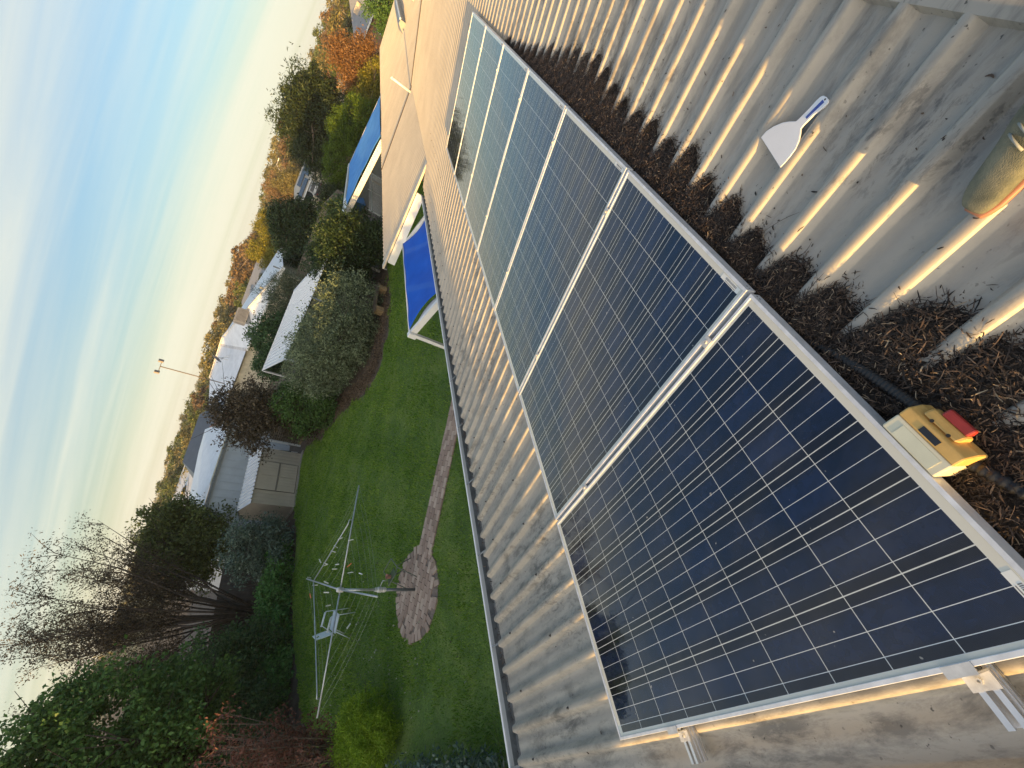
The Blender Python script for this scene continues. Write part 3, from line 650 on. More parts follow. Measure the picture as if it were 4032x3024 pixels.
# leaf mulch on the bare bed in front of the hedges
n = 9000; a_ = rng.uniform(0, 1, n); bedx = np.interp(a_, [0, .15, .3, .45, .6, .8, 1], [-8.2, -8.0, -8.8, -9.8, -11.4, -13.4, -16.6]) ; bedy = np.interp(a_, [0, .15, .3, .45, .6, .8, 1], [16.5, 13.8, 11.7, 11.4, 11.9, 12.6, 13.2])
C = np.stack([bedx + rng.normal(-.1, .28, n), bedy + rng.normal(.2, .28, n), rng.uniform(.005, .035, n)], -1); V, F = leaves(C, np.zeros_like(C), .06, .028)
tag(np_mesh('bed_mulch', V, F, leaf_mat('mulch_leaf', (.05, .035, .022), (.24, .17, .11), .1)), 'brown leaf mulch along the bed in front of the hedges', 'mulch', kind='stuff')
# brick paving: round pad and the path that leads to the house, one mesh of single bricks
BR = []
def brick_mat():
    m, p, o = new_mat('clay_pavers'); g = N('ShaderNodeNewGeometry'); co = ocoord()
    c = RAMP(g.outputs['Random Per Island'], (0, (.27, .195, .15)), (.5, (.38, .285, .225)), (1, (.49, .39, .31)))
    setin(p, 'Base Color', MIX(M('MULTIPLY', RAMP(NOISE(co, 5, 6, .65), (.45, 0), (.7, 1)), .35), c, (.16, .135, .105))); setin(p, 'Roughness', .9); bump(p, NOISE(co, 60, 4), .4); return m
pb = MB()
def brick(c, ang, lx, ly):
    mm = Matrix.Translation((c[0], c[1], 0)) @ Matrix.Rotation(ang + random.gauss(0, .03), 4, 'Z') @ Matrix.Rotation(random.gauss(0, .008), 4, 'X'); h = .045 + random.gauss(0, .0025)
    pb.box((-lx / 2, -ly / 2, -.02), (lx / 2, ly / 2, h), mm)
pa = math.atan2(PU[1], PU[0]); R_IN = .76
for r in range(-7, 8):
    for q in range(-5, 6):
        al = q * .235 + (r % 2) * .117; ac = r * .117
        if math.hypot(al, ac) < R_IN - .04: brick(PC + PU * al + PN * ac, pa, .222, .108)
for q in range(38):
    a = 2 * math.pi * q / 38 + random.gauss(0, .02)
    if math.sin(a - .9) < -.55 and q % 3 == 0: continue
    brick(PC + (.83 + random.gauss(0, .018)) * np.array((math.cos(a), math.sin(a))), a, .18, .108)
for r in range(5):
    q = 0.0
    while q < 5.2:
        al = .92 + q + (.117 if r % 2 else 0); brick(PC + PU * al + PN * (r - 2) * .117, pa, .222, .108); q += .235
tag(pb.build('brick_path', brick_mat()), 'brick paved pad and path across the lawn', 'path', kind='structure')
b = MB(); n = 40
b.add([(PC[0] + .9 * math.cos(2 * math.pi * i / n), PC[1] + .9 * math.sin(2 * math.pi * i / n), .026) for i in range(n)], [tuple(range(n))])
e0, e1 = PC + PU * .7, PC + PU * 6.1
b.quad(*[(*(p + PN * s), .024) for p, s in ((e0, -.31), (e1, -.31), (e1, .31), (e0, .31))]); tag(b.build('path_bed', mat('sand_joint', (.17, .135, .11), .95, var=.3, vs=12)), 'sandy bed between the pavers', 'path', kind='structure')

# ------------------------------------------------------------------ rotary clothes hoist
HB = Vector((-6.853, 2.995, 0)); hz_ = 1.624
ho = empty('clothes_hoist', HB, label='galvanised rotary clothes hoist standing on the round brick pad', cat='clothes hoist')
aD = Vector((.373, .928, 0)); cD = Vector((.905, -.425, 0))
b = MB(); b.tube([(0, 0, 0), (0, 0, .80)], .030, 14); b.build('lower_post', mat('dark_galvanised', (.16, .18, .19), .5, metal=.5), ho, smooth=True)
b = MB(); b.tube([(0, 0, .70), (0, 0, hz_ + .03)], .024, 14); b.build('upper_post', GALV, ho, smooth=True)
b = MB(); b.lathe([(.035, .70), (.05, .72), (.05, .76), (.042, .78), (.055, .80), (.055, .87), (.04, .89), (.04, .93)], n=14); gb = b.build('winding_head', ALU_DULL, ho, smooth=False)
b = MB(); b.tube([(.04, .04, .84), (.16, .12, .84)], .009, 8); b.tube([(.16, .12, .84), (.16, .12, .76)], .009, 8); b.build('crank_handle', GALV, gb, smooth=True)
ends = [aD * 1.98, -aD * 1.98, cD * 1.72 + Vector((.02, .08, -.03)), -cD * 2.15 + Vector((0, .0, .06))]
for e in ends: MB().tube([(0, 0, hz_), (e.x, e.y, hz_ + e.z)], .015, 10).build('arm', GALV, ho, smooth=True)
b = MB(); b.lathe([(.045, hz_ - .05), (.045, hz_ + .05), (.03, hz_ + .07)], n=12); b.build('arm_hub', ALU_DULL, ho)
c2 = -cD * 1.66 + Vector((0, 0, hz_ + .045))
for sgn, r in ((1, 1.28), (-1, 1.70)):
    e = aD * r * sgn; q = aD * (r - .09) * sgn
    MB().tube([c2, Vector((q.x, q.y, hz_ + .08)), Vector((e.x, e.y, hz_ + .07)), Vector((e.x, e.y, hz_))], .012, 8).build('strut', GALV, ho, smooth=True)
b = MB(); lines = []
for q in range(4):
    A, B = ((ends[0], ends[2]), (ends[2], ends[1]), (ends[1], ends[3]), (ends[3], ends[0]))[q]
    for r in (.30, .46, .62, .78, .90, .985):
        p0, p1 = A * r, B * r; P = [p0.lerp(p1, k / 6) + Vector((0, 0, hz_ - .012 - .05 * r * 4 * (k / 6) * (1 - k / 6))) for k in range(7)]; b.tube(P, .0012, 5); lines.append(P)
b.build('clothes_line', mat('line_wire', (.42, .48, .42), .6), ho)
# pegs left on the lines
def make_peg(m):
    b = MB(); b.box((-.006, -.004, -.055), (-.001, .004, .028)); b.box((.001, -.004, -.055), (.006, .004, .028)); b.box((-.004, -.003, -.01), (.004, .003, .0)); return b.build('clothes_peg', m)
PEGM = [mat('pale_peg', (.62, .66, .60), .5), mat('white_peg', (.8, .82, .8), .5), mat('orange_peg', (.55, .16, .05), .5)]
pegs = [(-6.45, 3.9, 1), (-7.1, 4.08, 0), (-7.3, 3.99, 0), (-7.47, 3.9, 0), (-8.23, 4.07, 0), (-7.79, 3.82, 1), (-7.2, 3.61, 0), (-7.9, 3.79, 0), (-7.29, 3.53, 0), (-6.57, 3.33, 2), (-5.97, 3.01, 1), (-6.55, 3.16, 0), (-8.3, 3.65, 0), (-7.66, 3.38, 0), (-7.76, 3.18, 1), (-8.6, 3.5, 2), (-7.57, 2.91, 0), (-6.58, 2.33, 1), (-8.76, 3.96, 0)]
pp = [make_peg(m) for m in PEGM]; used = set()
for x, y, c in pegs:
    best = min(((Vector((x, y, 0)) - HB - Vector((s.x, s.y, 0))).length, tuple(s)) for P in lines for i in range(6) for s in (P[i].lerp(P[i + 1], f) for f in (.1, .3, .5, .7, .9)))[1]
    o = pp[c] if c not in used else pp[c].copy()
    if c in used: COL.objects.link(o)
    used.add(c); o.location = HB + Vector(best); o.rotation_euler = (random.gauss(0, .5), random.gauss(0, .5), random.uniform(0, 3)); o.scale = (1.7, 1.7, 1.25)
    tag(o, ['small pale grey-green peg clipped on a hoist line', 'small white peg clipped on a hoist line', 'small orange peg clipped on a hoist line'][c], 'clothes peg', 'pegs left on the clothes hoist')

# ------------------------------------------------------------------ garden chairs
def make_chair(name, loc, rz, label, m_frame, m_seat, group):
    c = empty(name, loc, (0, 0, rz), label, 'garden chair', group); sw = .24
    for sx in (-1, 1):
        MB().tube([(sx * sw, -.27, 0), (sx * sw, -.22, .42), (sx * (sw + .02), -.20, .60), (sx * (sw + .02), .14, .62), (sx * sw, .24, .44)], .012, 8).build('leg', m_frame, c, smooth=True)
        MB().tube([(sx * sw, .34, 0), (sx * sw, .16, .42)], .012, 8).build('leg', m_frame, c, smooth=True)
        MB().tube([(sx * (sw + .02), -.18, .62), (sx * (sw + .02), .16, .64)], .017, 8).build('armrest', m_frame, c, smooth=True)
    b = MB(); b.box((-.23, -.23, .40), (.23, .21, .425)); b.build('seat', m_seat, c, bevel=.01)
    mm = Matrix.Translation((0, .22, .43)) @ Matrix.Rotation(R(-17), 4, 'X'); b = MB(); b.box((-.19, -.012, .02), (.19, .012, .30), mm); b.box((-.17, -.012, .302), (-.06, .012, .36), mm); b.box((.06, -.012, .302), (.17, .012, .36), mm); b.box((-.17, -.012, .362), (.17, .012, .42), mm); b.build('backrest', m_seat, c, bevel=.01)
    return c
CHW = mat('white_chair', (.68, .74, .76), .45, var=.06)
make_chair('garden_chair', (-10.40, 3.43, .01), R(151), 'white slatted garden chair on the lawn beneath the hoist arm', CHW, CHW, 'garden chairs near the hoist')
CHG = mat('tube_chair', (.17, .20, .17), .5, metal=.4)
ch2 = empty('folding_stool', (-7.02, 3.40, .045), (0, 0, R(20)), 'bare dark tubular stool frame on the pad behind the hoist pole', 'stool')
for sx in (-.2, .2): MB().tube([(sx, -.26, 0), (sx, -.03, .40), (sx, .20, .50)], .010, 8).build('leg', CHG, ch2, smooth=True); MB().tube([(sx * .93, .26, 0), (sx * .93, .03, .38), (sx * .93, -.18, .46)], .010, 8).build('leg', CHG, ch2, smooth=True)
b = MB(); b.tube([(-.2, .20, .50), (.2, .20, .50)], .010, 8); b.tube([(-.19, -.18, .46), (.19, -.18, .46)], .010, 8); b.each('crossbar', CHG, ch2, world=False, smooth=True)
b = MB(); b.box((-.17, -.17, .452), (.17, .0, .462)); b.build('sling', mat('olive_sling', (.07, .10, .05), .9), ch2)
b = MB(); b.lathe([(.035, 0), (.05, .08), (.055, .09), (.048, .09), (.03, .01)], (-7.02, 3.32, .51), 14); tag(b.build('peg_basket', mat('pink_basket', (.34, .17, .13), .6)), 'small pinkish peg basket on the dark tubular stool', 'basket')

# ------------------------------------------------------------------ garden planting
OLIVE = leaf_mat('olive_leaf', (.072, .102, .050), (.28, .345, .205), .25)
DKGREEN = leaf_mat('dark_green_leaf', (0.026, 0.066, 0.026), (0.099, 0.189, 0.066), .3)
DEEPGREEN = leaf_mat('deep_green_leaf', (.016, .034, .012), (.055, .095, .034), .3)
MIDGREEN = leaf_mat('mid_green_leaf', (0.041, 0.104, 0.026), (0.140, 0.263, 0.066), .35)
BRIGHT = leaf_mat('bright_green_leaf', (0.050, 0.151, 0.036), (0.176, 0.378, 0.101), .35)
LIME = leaf_mat('lime_foliage', (.13, .25, .012), (.34, .47, .035), .4)
REDLF = leaf_mat('red_brown_leaf', (0.091, 0.039, 0.026), (0.312, 0.130, 0.091), .35)
PURPLE = leaf_mat('purple_leaf', (.045, .036, .026), (.15, .12, .08), .3)
GREYLF = leaf_mat('grey_green_leaf', (0.050, 0.092, 0.067), (0.202, 0.286, 0.218), .25, .4, .5)
OLVTREE = leaf_mat('olive_tree_leaf', (0.056, 0.080, 0.026), (0.200, 0.240, 0.070), .35)
BROWNLF = leaf_mat('thin_brown_leaf', (0.036, 0.031, 0.022), (0.132, 0.102, 0.066), .4)
def plant(name, loc, label, cat, blobs, n, clumps, csz, l, w_, lm, seed, bark=BARK_DARK, th=None, tr=.04, shell=.5, tips=8, group=None, floor=.03, crown='foliage', droop=0.0):
    o = empty(name, loc, label=label, cat=cat, group=group); rd = random.Random(seed)
    grow(o, blobs, n, clumps, csz, l, w_, lm, seed, shell, crown, floor, droop)
    tp = []
    for k in range(tips):
        bl = rd.choice(blobs); tp.append((bl[0] + rd.gauss(0, .5) * bl[3], bl[1] + rd.gauss(0, .5) * bl[4], bl[2] + rd.uniform(-.3, .6) * bl[5]))
    trunk(o, bark, th or max(b_[2] for b_ in blobs) * .8, tr, tp, seed)
    return o
plant('hedge', (-10.3, 13.9, 0), 'big rounded olive-grey hedge bulging over the lawn edge', 'hedge',
      [(0, -.25, 1.25, 2.0, 1.75, 1.42), (-1.5, .0, 1.25, 1.5, 1.5, 1.25), (1.35, .7, 1.2, 1.2, 1.4, 1.3), (.6, -.7, .95, 1.2, 1.0, .9), (-.8, -.7, 1.0, 1.3, 1.0, .95)], 52000, 900, .17, .085, .045, OLIVE, 11, tips=22, tr=.09, shell=.62, th=1.0)
plant('shrub', (-13.4, 12.75, 0), 'bright green leafy shrub between the olive hedge and the dark purple tree', 'shrub', [(0, 0, 1.35, 1.0, .9, 1.25), (.5, .1, .8, .9, .8, .75), (-.5, .0, .9, .8, .8, .9)], 15000, 260, .16, .11, .06, MIDGREEN, 12, shell=.4)
plant('tree', (-14.75, 12.85, 0), 'dark purplish tree with loose crown beside the garden shed', 'tree', [(0, 0, 3.0, 1.35, 1.3, 1.3), (-.6, -.5, 2.5, 1.2, 1.0, .9), (.6, .1, 2.6, 1.0, 1.1, 1.0), (.1, .1, 3.9, .8, .8, .7)], 11500, 230, .17, .12, .065, PURPLE, 13, th=2.2, tr=.09, tips=20, shell=.3)
plant('shrub', (-14.1, 12.9, 0), 'low shaded brown-green shrub under the dark purple tree', 'shrub', [(0, 0, 1.1, 1.0, .8, 1.0), (-.8, -.05, .9, .7, .6, .8)], 9000, 150, .16, .10, .05, BROWNLF, 43, shell=.3)
plant('tree', (-8.1, 18.0, 0), 'dark green bushy tree overhanging the lawn behind the blue awning', 'tree', [(0, 0, 1.7, 1.5, 1.6, 1.35), (-1.3, .3, 1.5, 1.3, 1.2, 1.25), (.5, -.6, 1.1, 1.1, 1.1, .95), (-.9, -1.0, 1.2, 1.1, 1.0, 1.0), (-1.9, 1.1, 2.1, 1.0, 1.0, .9)], 42000, 600, .17, .11, .055, DEEPGREEN, 14, tips=18, tr=.08, shell=.45)
plant('shrub', (-17.25, 8.2, 0), 'grey-green shrub at the near corner of the garden shed', 'shrub', [(0, 0, 1.3, 1.15, 1.15, 1.2), (.3, -.6, .8, .9, .8, .75), (-.3, .5, .8, .8, .8, .8)], 16000, 260, .16, .11, .055, GREYLF, 15, shell=.4)
plant('tree', (-20.4, 9.7, 0), 'round olive-green tree behind the brown fence next to the garden shed', 'tree', [(0, 0, 3.6, 1.5, 1.4, 1.5), (.4, -.9, 2.9, 1.3, 1.1, 1.1), (-.2, .8, 2.8, 1.2, 1.0, 1.0), (.6, .3, 4.7, .9, .8, .7), (.2, -.8, 4.2, .7, .7, .6), (.3, 1.1, 3.9, .7, .6, .6)], 24000, 230, .24, .14, .075, OLVTREE, 16, th=2.6, tr=.12, tips=20, shell=.4)
plant('shrub', (-16.1, 3.7, 0), 'mid green rounded shrub at the corner of the lawn beneath the twiggy tree', 'shrub', [(0, 0, 1.75, 1.2, 1.2, 1.35), (.5, -.6, 1.2, 1.0, .9, 1.0), (-.6, .5, 1.3, .9, .9, 1.0), (.2, .6, .8, .9, .8, .7)], 24000, 380, .16, .10, .055, DKGREEN, 17, shell=.42)
plant('low_hedge', (-16.5, 5.4, 0), 'low bright green hedge running along the lawn in front of the brown fence', 'hedge', [(-.35, 2.0, .45, .6, .8, .5), (-.1, 1.1, .5, .6, .8, .55), (.15, .1, .5, .6, .9, .55), (.6, -1.0, .5, .6, .9, .5), (1.15, -2.1, .42, .6, .9, .45)], 20000, 380, .12, .12, .07, BRIGHT, 18, shell=.4, tips=14)
plant('tree', (-13.1, 1.5, 0), 'dense leafy green tree rising in front of the tall twiggy tree', 'tree', [(.3, .8, 4.3, 1.2, 1.1, 1.3), (.6, .2, 3.3, 1.1, 1.2, 1.0), (-.3, 1.2, 3.2, 1.0, .9, .9), (.2, -.6, 4.3, 1.3, 1.3, 1.6), (-.6, .5, 5.4, 1.2, 1.1, 1.0), (.1, 1.0, 2.5, .8, .8, .7)], 46000, 620, .15, .10, .06, MIDGREEN, 19, th=3.0, tr=.11, tips=24, shell=.42)
plant('shrub', (-14.9, 1.9, 0), 'dark ivy-green shrub below the dense leafy tree', 'shrub', [(0, 0, 1.3, 1.2, 1.2, 1.1), (.9, -.7, 1.2, 1.0, 1.0, 1.1), (-.6, .5, .9, .8, .8, .8)], 20000, 300, .15, .09, .05, DKGREEN, 21, shell=.42)
plant('shrub', (-8.35, 1.05, 0), 'lime-green feathery shrub on the lawn corner', 'shrub', [(0, 0, .50, .62, .55, .42), (-.5, -.15, .45, .5, .5, .4), (.35, -.2, .42, .5, .45, .36), (-.1, -.35, .3, .6, .45, .28)], 26000, 420, .065, .075, .013, LIME, 22, shell=.5, tips=14, tr=.02)
plant('shrub', (-5.6, -.35, 0), 'low grey-green leathery shrub below the near end of the gutter', 'shrub', [(-1.7, .0, .30, .7, .5, .34), (-.8, .1, .34, .7, .5, .36), (.1, .08, .33, .7, .5, .36), (1.0, -.1, .32, .7, .5, .36), (2.1, -.2, .36, .8, .5, .4)], 15000, 420, .09, .075, .035, GREYLF, 23, shell=.45, tips=14, tr=.02)
# red-brown bush, mostly bare twigs
rb = empty('shrub', (-9.5, .75, 0), label='red-brown withering shrub with bare twigs beside the lime-green shrub', cat='shrub')
rd = random.Random(5); b = MB(); tips = []
for k in range(52):
    a = rd.uniform(0, 6.28); e = Vector((math.cos(a) * rd.uniform(.2, 1.1), math.sin(a) * rd.uniform(.2, 1.0), rd.uniform(1.0, 3.0))); s = Vector((rd.gauss(0, .1), rd.gauss(0, .1), 0)); mid = s.lerp(e, .5) + Vector((rd.gauss(0, .1), rd.gauss(0, .1), .1))
    b.tube([s, mid, e], [.016, .010, .003], 5)
    for _ in range(5):
        p = mid.lerp(e, rd.uniform(0, 1)); q = p + Vector((rd.gauss(0, .25), rd.gauss(0, .25), rd.uniform(.0, .35))); b.tube([p, q], [.005, .0015], 4); tips += [p, q, p.lerp(q, .6)]
    tips.append(e)
b.build('twigs', BARK, rb, smooth=True)
T = np.array([tuple(t) for t in tips]); C = (T[rng.integers(0, len(T), 5200)] + rng.normal(0, .06, (5200, 3))); V, F = leaves(C, rng.normal(0, .4, C.shape), .075, .035); np_mesh('foliage', V, F, REDLF, rb)
b = MB(); b.tube([(1.2, -.35, .3), (.6, -.9, .35), (-.6, -1.5, .55)], [.035, .045, .05], 7); b.build('cut_branch', BARK_PALE, rb, smooth=True)
# tall twiggy tree with many stems
tw = empty('tree', (-18.35, 6.1, 0), label='tall twiggy many-stemmed tree with thin brown leaves against the sky', cat='tree')
rd = random.Random(9); b = MB(); tips = []
b.tube([(0, 0, -.1), (.02, -.04, .4), (-.05, .0, .9)], [.15, .12, .11], 8)
for k in range(34):
    a = rd.uniform(0, 6.28); sp = rd.uniform(.2, 1.0) * 3.2; hh = rd.uniform(5.2, 8.9) - sp * .55
    s = Vector((rd.gauss(0, .06), rd.gauss(0, .06), rd.uniform(.3, .9))); e = Vector((-.9 + math.cos(a) * sp, .25 + math.sin(a) * sp * 1.05, hh)); m1 = s.lerp(e, .33) + Vector((rd.gauss(0, .12), rd.gauss(0, .12), .35)); m2 = s.lerp(e, .68) + Vector((rd.gauss(0, .22), rd.gauss(0, .22), .3))
    b.tube([s, m1, m2, e], [.045, .034, .020, .005], 6)
    for _ in range(18):
        f = rd.uniform(.25, 1); p = (m1.lerp(m2, (f - .2) * 2.2) if f < .65 else m2.lerp(e, (f - .65) / .35)); q = p + (Vector((rd.gauss(0, .45), rd.gauss(0, .45), rd.uniform(.3, 1.2)))) * .8
        b.tube([p, p.lerp(q, .5) + Vector((0, 0, .05)), q], [.012, .008, .003], 4)
        for j in range(9):
            t = p.lerp(q, rd.uniform(.3, 1.05)); tips.append(t + Vector((rd.gauss(0, .10), rd.gauss(0, .10), rd.gauss(0, .10))))
b.build('stems', BARK_DARK, tw, smooth=True)
T = np.array([tuple(t) for t in tips]); sel = rng.integers(0, len(T), 38000); C = T[sel] + rng.normal(0, .10, (len(sel), 3)); V, F = leaves(C, rng.normal(0, .5, C.shape), .085, .032); np_mesh('foliage', V, F, BROWNLF, tw)

# ------------------------------------------------------------------ garden bench, shed, fences
TIMB = mat('weathered_timber', (.30, .22, .12), .8, var=.25, vs=9, bmp=.3)
gbn = empty('garden_bench', (-8.15, 14.75, 0), (0, 0, R(75)), 'low sleeper bench on two timber blocks under the olive hedge', 'bench')
b = MB(); b.box((-.75, -.14, .33), (.75, .14, .40)); b.build('seat', mat('grey_timber', (.14, .11, .08), .85, var=.25, vs=9), gbn)
for sx in (-.56, .56): b = MB(); b.box((sx - .10, -.17, 0), (sx + .10, .17, .165)); b.box((sx - .09, -.165, .168), (sx + .09, .165, .33)); b.build('leg', TIMB, gbn, bevel=.01)
def clad_mat(name, c, pitch, axis=1, rough=.5, d=.012):
    m, p, o = new_mat(name); co = ocoord(); s3 = N('ShaderNodeSeparateXYZ'); L(co, s3.inputs[0])
    wv = M('PINGPONG', M('MULTIPLY', s3.outputs[axis], 2 / pitch), 1.0); r_ = RAMP(wv, (.25, 0.0), (.45, 1.0))
    setin(p, 'Base Color', RAMP(NOISE(co, 2, 5), (.3, tuple(x * .86 for x in c)), (.7, c))); setin(p, 'Roughness', rough); bump(p, r_, .8, d); return m
SHEDW = clad_mat('shed_cladding', (.50, .44, .36), .19)
SHEDS = clad_mat('shed_side_cladding', (.50, .44, .36), .11, 0)
SHEDR = mat('shed_roof', (.74, .76, .78), .45, var=.08)
sh = empty('garden_shed', (-18.35, 11.75, 0), label='small beige steel garden shed with double doors on the lawn edge', cat='shed')
x0, x1, y0, y1 = -17.55, -19.15, 10.3, 13.2
b = MB(); b.quad((x0, y0, 0), (x0, y1, 0), (x0, y1, 1.79), (x0, y0, 1.79)); b.quad((x1, y0, 0), (x1, y1, 0), (x1, y1, 1.79), (x1, y0, 1.79)); b.each('wall', SHEDW, sh)
b = MB()
for y in (y0, y1): b.quad((x0, y, 0), (x0, y, 1.79), ((x0 + x1) / 2, y, 2.08), (x1, y, 1.79), (x1, y, 0))
b.each('side_wall', SHEDS, sh)
rib_sheet('roof', lambda t, s, h: Vector((x0 + .07 - t, s, 1.775 + t * .36 + h)), 0, .87, y0 - .05, y1 + .05, .19, .02, SHEDR, sh, hs=1.3, closed=False, nt_=1, swage=False)
rib_sheet('roof', lambda t, s, h: Vector((x0 + .07 - .87 - t, s, 1.775 + .87 * .36 - t * .36 + h)), 0, .87, y0 - .05, y1 + .05, .19, .02, SHEDR, sh, hs=1.3, closed=False, nt_=1, swage=False)
DOORM = clad_mat('shed_door_cladding', (.53, .47, .385), .145, 1, .5, .008); BAR = mat('door_bar', (.20, .18, .155), .6)
for ya, yb in ((11.0, 11.72), (11.735, 12.45)):
    b = MB(); b.box((x0 + .004, ya, .10), (x0 + .035, yb, 1.70)); d = W(b.build('door', DOORM), sh)
    b = MB()
    b.box((x0 + .0365, ya, .86), (x0 + .048, yb, .93))
    W(b.build('door_bar', BAR), sh)
b = MB(); b.box((x0 + .002, 10.975, .075), (x0 + .015, 10.995, 1.72)); b.box((x0 + .002, 12.455, .075), (x0 + .015, 12.475, 1.72)); b.box((x0 + .002, 10.975, .075), (x0 + .015, 12.475, .095)); W(b.build('door_frame', DARK), sh)
b = MB(); b.box((x0 - 1.7, 10.2, -.02), (x0 + .22, 13.3, .03)); W(b.build('floor_slab', mat('concrete', (.30, .28, .25), .9, var=.15, vs=6)), sh)
def steel_fence(name, pts, h, m, label, cap=None):
    o = empty(name, (pts[0][0], pts[0][1], 0), label=label, cat='fence')
    b = MB(); rl = MB()
    for (xa, ya), (xb, yb) in zip(pts[:-1], pts[1:]):
        d = Vector((xb - xa, yb - ya, 0)); ln = d.length; d.normalize(); q = Vector((-d.y, d.x, 0)); n = int(ln / .1)
        P = [Vector((xa, ya, 0)) + d * (ln * i / n) + q * (.018 if i % 2 else 0) for i in range(n + 1)]
        b.add([p for p in P] + [p + Vector((0, 0, h)) for p in P], [(i, i + 1, n + 2 + i, n + 1 + i) for i in range(n)])
        rl.beam(Vector((xa, ya, h)), Vector((xb, yb, h)), .05, .045)
    W(b.build('fence_sheet', m), o); W(rl.build('top_rail', cap or m), o)
    pm = MB()
    for (xa, ya), (xb, yb) in zip(pts[:-1], pts[1:]):
        n = max(1, round(math.hypot(xb - xa, yb - ya) / 2.4))
        for i in range(n + 1):
            x, y = xa + (xb - xa) * i / n, ya + (yb - ya) * i / n; pm.box((x - .03, y - .03, 0), (x + .03, y + .03, h - .03))
    pm.each('post', cap or m, o); return o
steel_fence('steel_fence', [(-19.5, 10.1), (-19.2, 6.8), (-17.6, 2.4), (-15.6, -1.5)], 1.95, mat('brown_fence_steel', (.125, .10, .085), .65, var=.2), 'brown steel sheet fence behind the low bright hedge')
lf = empty('lattice_fence', (-15.4, 15.7, 0), label='dark woven lattice fence between the white post and the purple tree', cat='fence')
b = MB(); A = Vector((-18.05, 14.1, 0)); B = Vector((-12.2, 17.6, 0)); dd = B - A; nn = Vector((-dd.y, dd.x, 0)).normalized() * .02
for i in range(14): b.beam(A + Vector((0, 0, .18 + i * .1)), B + Vector((0, 0, .18 + i * .1)), .015, .055)
for i in range(46): p = A.lerp(B, i / 45) + nn; b.beam(p + Vector((0, 0, .05)), p + Vector((0, 0, 1.55)), .05, .015, (0, 1, 0))
W(b.build('lattice', mat('dark_lattice', (.13, .11, .085), .8)), lf)
b = MB(); b.prism([A + nn * 2, B + nn * 2, B + nn * 2 + Vector((0, 0, 1.5)), A + nn * 2 + Vector((0, 0, 1.5))], nn * .3); W(b.build('backing', mat('fence_backing', (.04, .038, .034), .9)), lf)
b = MB(); b.beam(A + Vector((0, -.05, .06)), B + Vector((0, -.05, .06)), .06, .12); W(b.build('plinth', TIMB), lf)
tag(MB().beam((-18.0, 13.98, 0), (-18.08, 14.02, 1.62), .07, .07, (0, 1, 0)).build('white_post', WHITE), 'white upright post between the shed and the lattice fence', 'post')
gp = empty('leaning_panel', (-18.4, 13.6, 0), label='blue-grey glass panel leaning behind the far side of the shed', cat='panel')
b = MB(); b.prism([(-18.35, 13.28, .32), (-18.35, 13.82, .32), (-18.5, 13.82, 1.22), (-18.5, 13.28, 1.22)], (-.02, 0, 0)); W(b.build('pane', mat('blue_grey_pane', (.07, .10, .115), .25)), gp)
b = MB(); b.beam((-18.48, 13.24, 1.25), (-18.48, 13.84, 1.25), .05, .05); b.beam((-18.42, 13.84, 0), (-18.5, 13.84, 1.25), .03, .03, (0, 1, 0)); W(b.build('pane_frame', WHITE), gp)
# steel garage behind the shed
GARW = clad_mat('garage_cladding', (.58, .61, .64), .42)
GARR = mat('garage_roof', (.76, .78, .80), .42, var=.05)
ga = empty('garage', (-23, 14, 0), label='large pale grey steel garage behind the garden shed', cat='garage')
b = MB(); b.quad((-20.3, 9.6, 0), (-20.3, 16.4, 0), (-20.3, 16.4, 3.0), (-20.3, 12.8, 3.12), (-20.3, 11.3, 3.18), (-20.3, 9.6, 3.18)); b.quad((-20.3, 9.6, 0), (-26, 9.6, 0), (-26, 9.6, 3.1), (-20.3, 9.6, 3.1)); b.each('wall', GARW, ga)
b = MB()
for i in range(16): y = 9.8 + i * .42; b.box((-20.297, y - .018, 0), (-20.282, y + .018, 2.98))
b.each('cladding_batten', GARW, ga)
b = MB(); V = [(-20.2, 12.75, 3.2), (-20.2, 16.5, 3.08), (-23.2, 17.6, 4.02), (-21.9, 12.1, 3.42), (-20.2, 9.5, 3.2), (-25.5, 9.5, 3.2), (-25.5, 17.5, 3.9)]
b.add(V, [(0, 1, 2, 3), (0, 3, 5, 4), (3, 2, 6, 5)]); W(b.build('roof', GARR), ga)
b = MB(); b.beam((-20.15, 9.5, 3.14), (-20.15, 12.75, 3.14), .10, .10); b.beam((-20.15, 12.75, 3.14), (-20.15, 16.5, 3.02), .10, .10); b.each('gutter', ZINC, ga)
b = MB(); b.beam((-20.12, 12.4, 3.215), (-20.12, 16.5, 3.10), .06, .05); W(b.build('roof_edge', mat('cream_edge', (.62, .58, .45), .5)), ga)

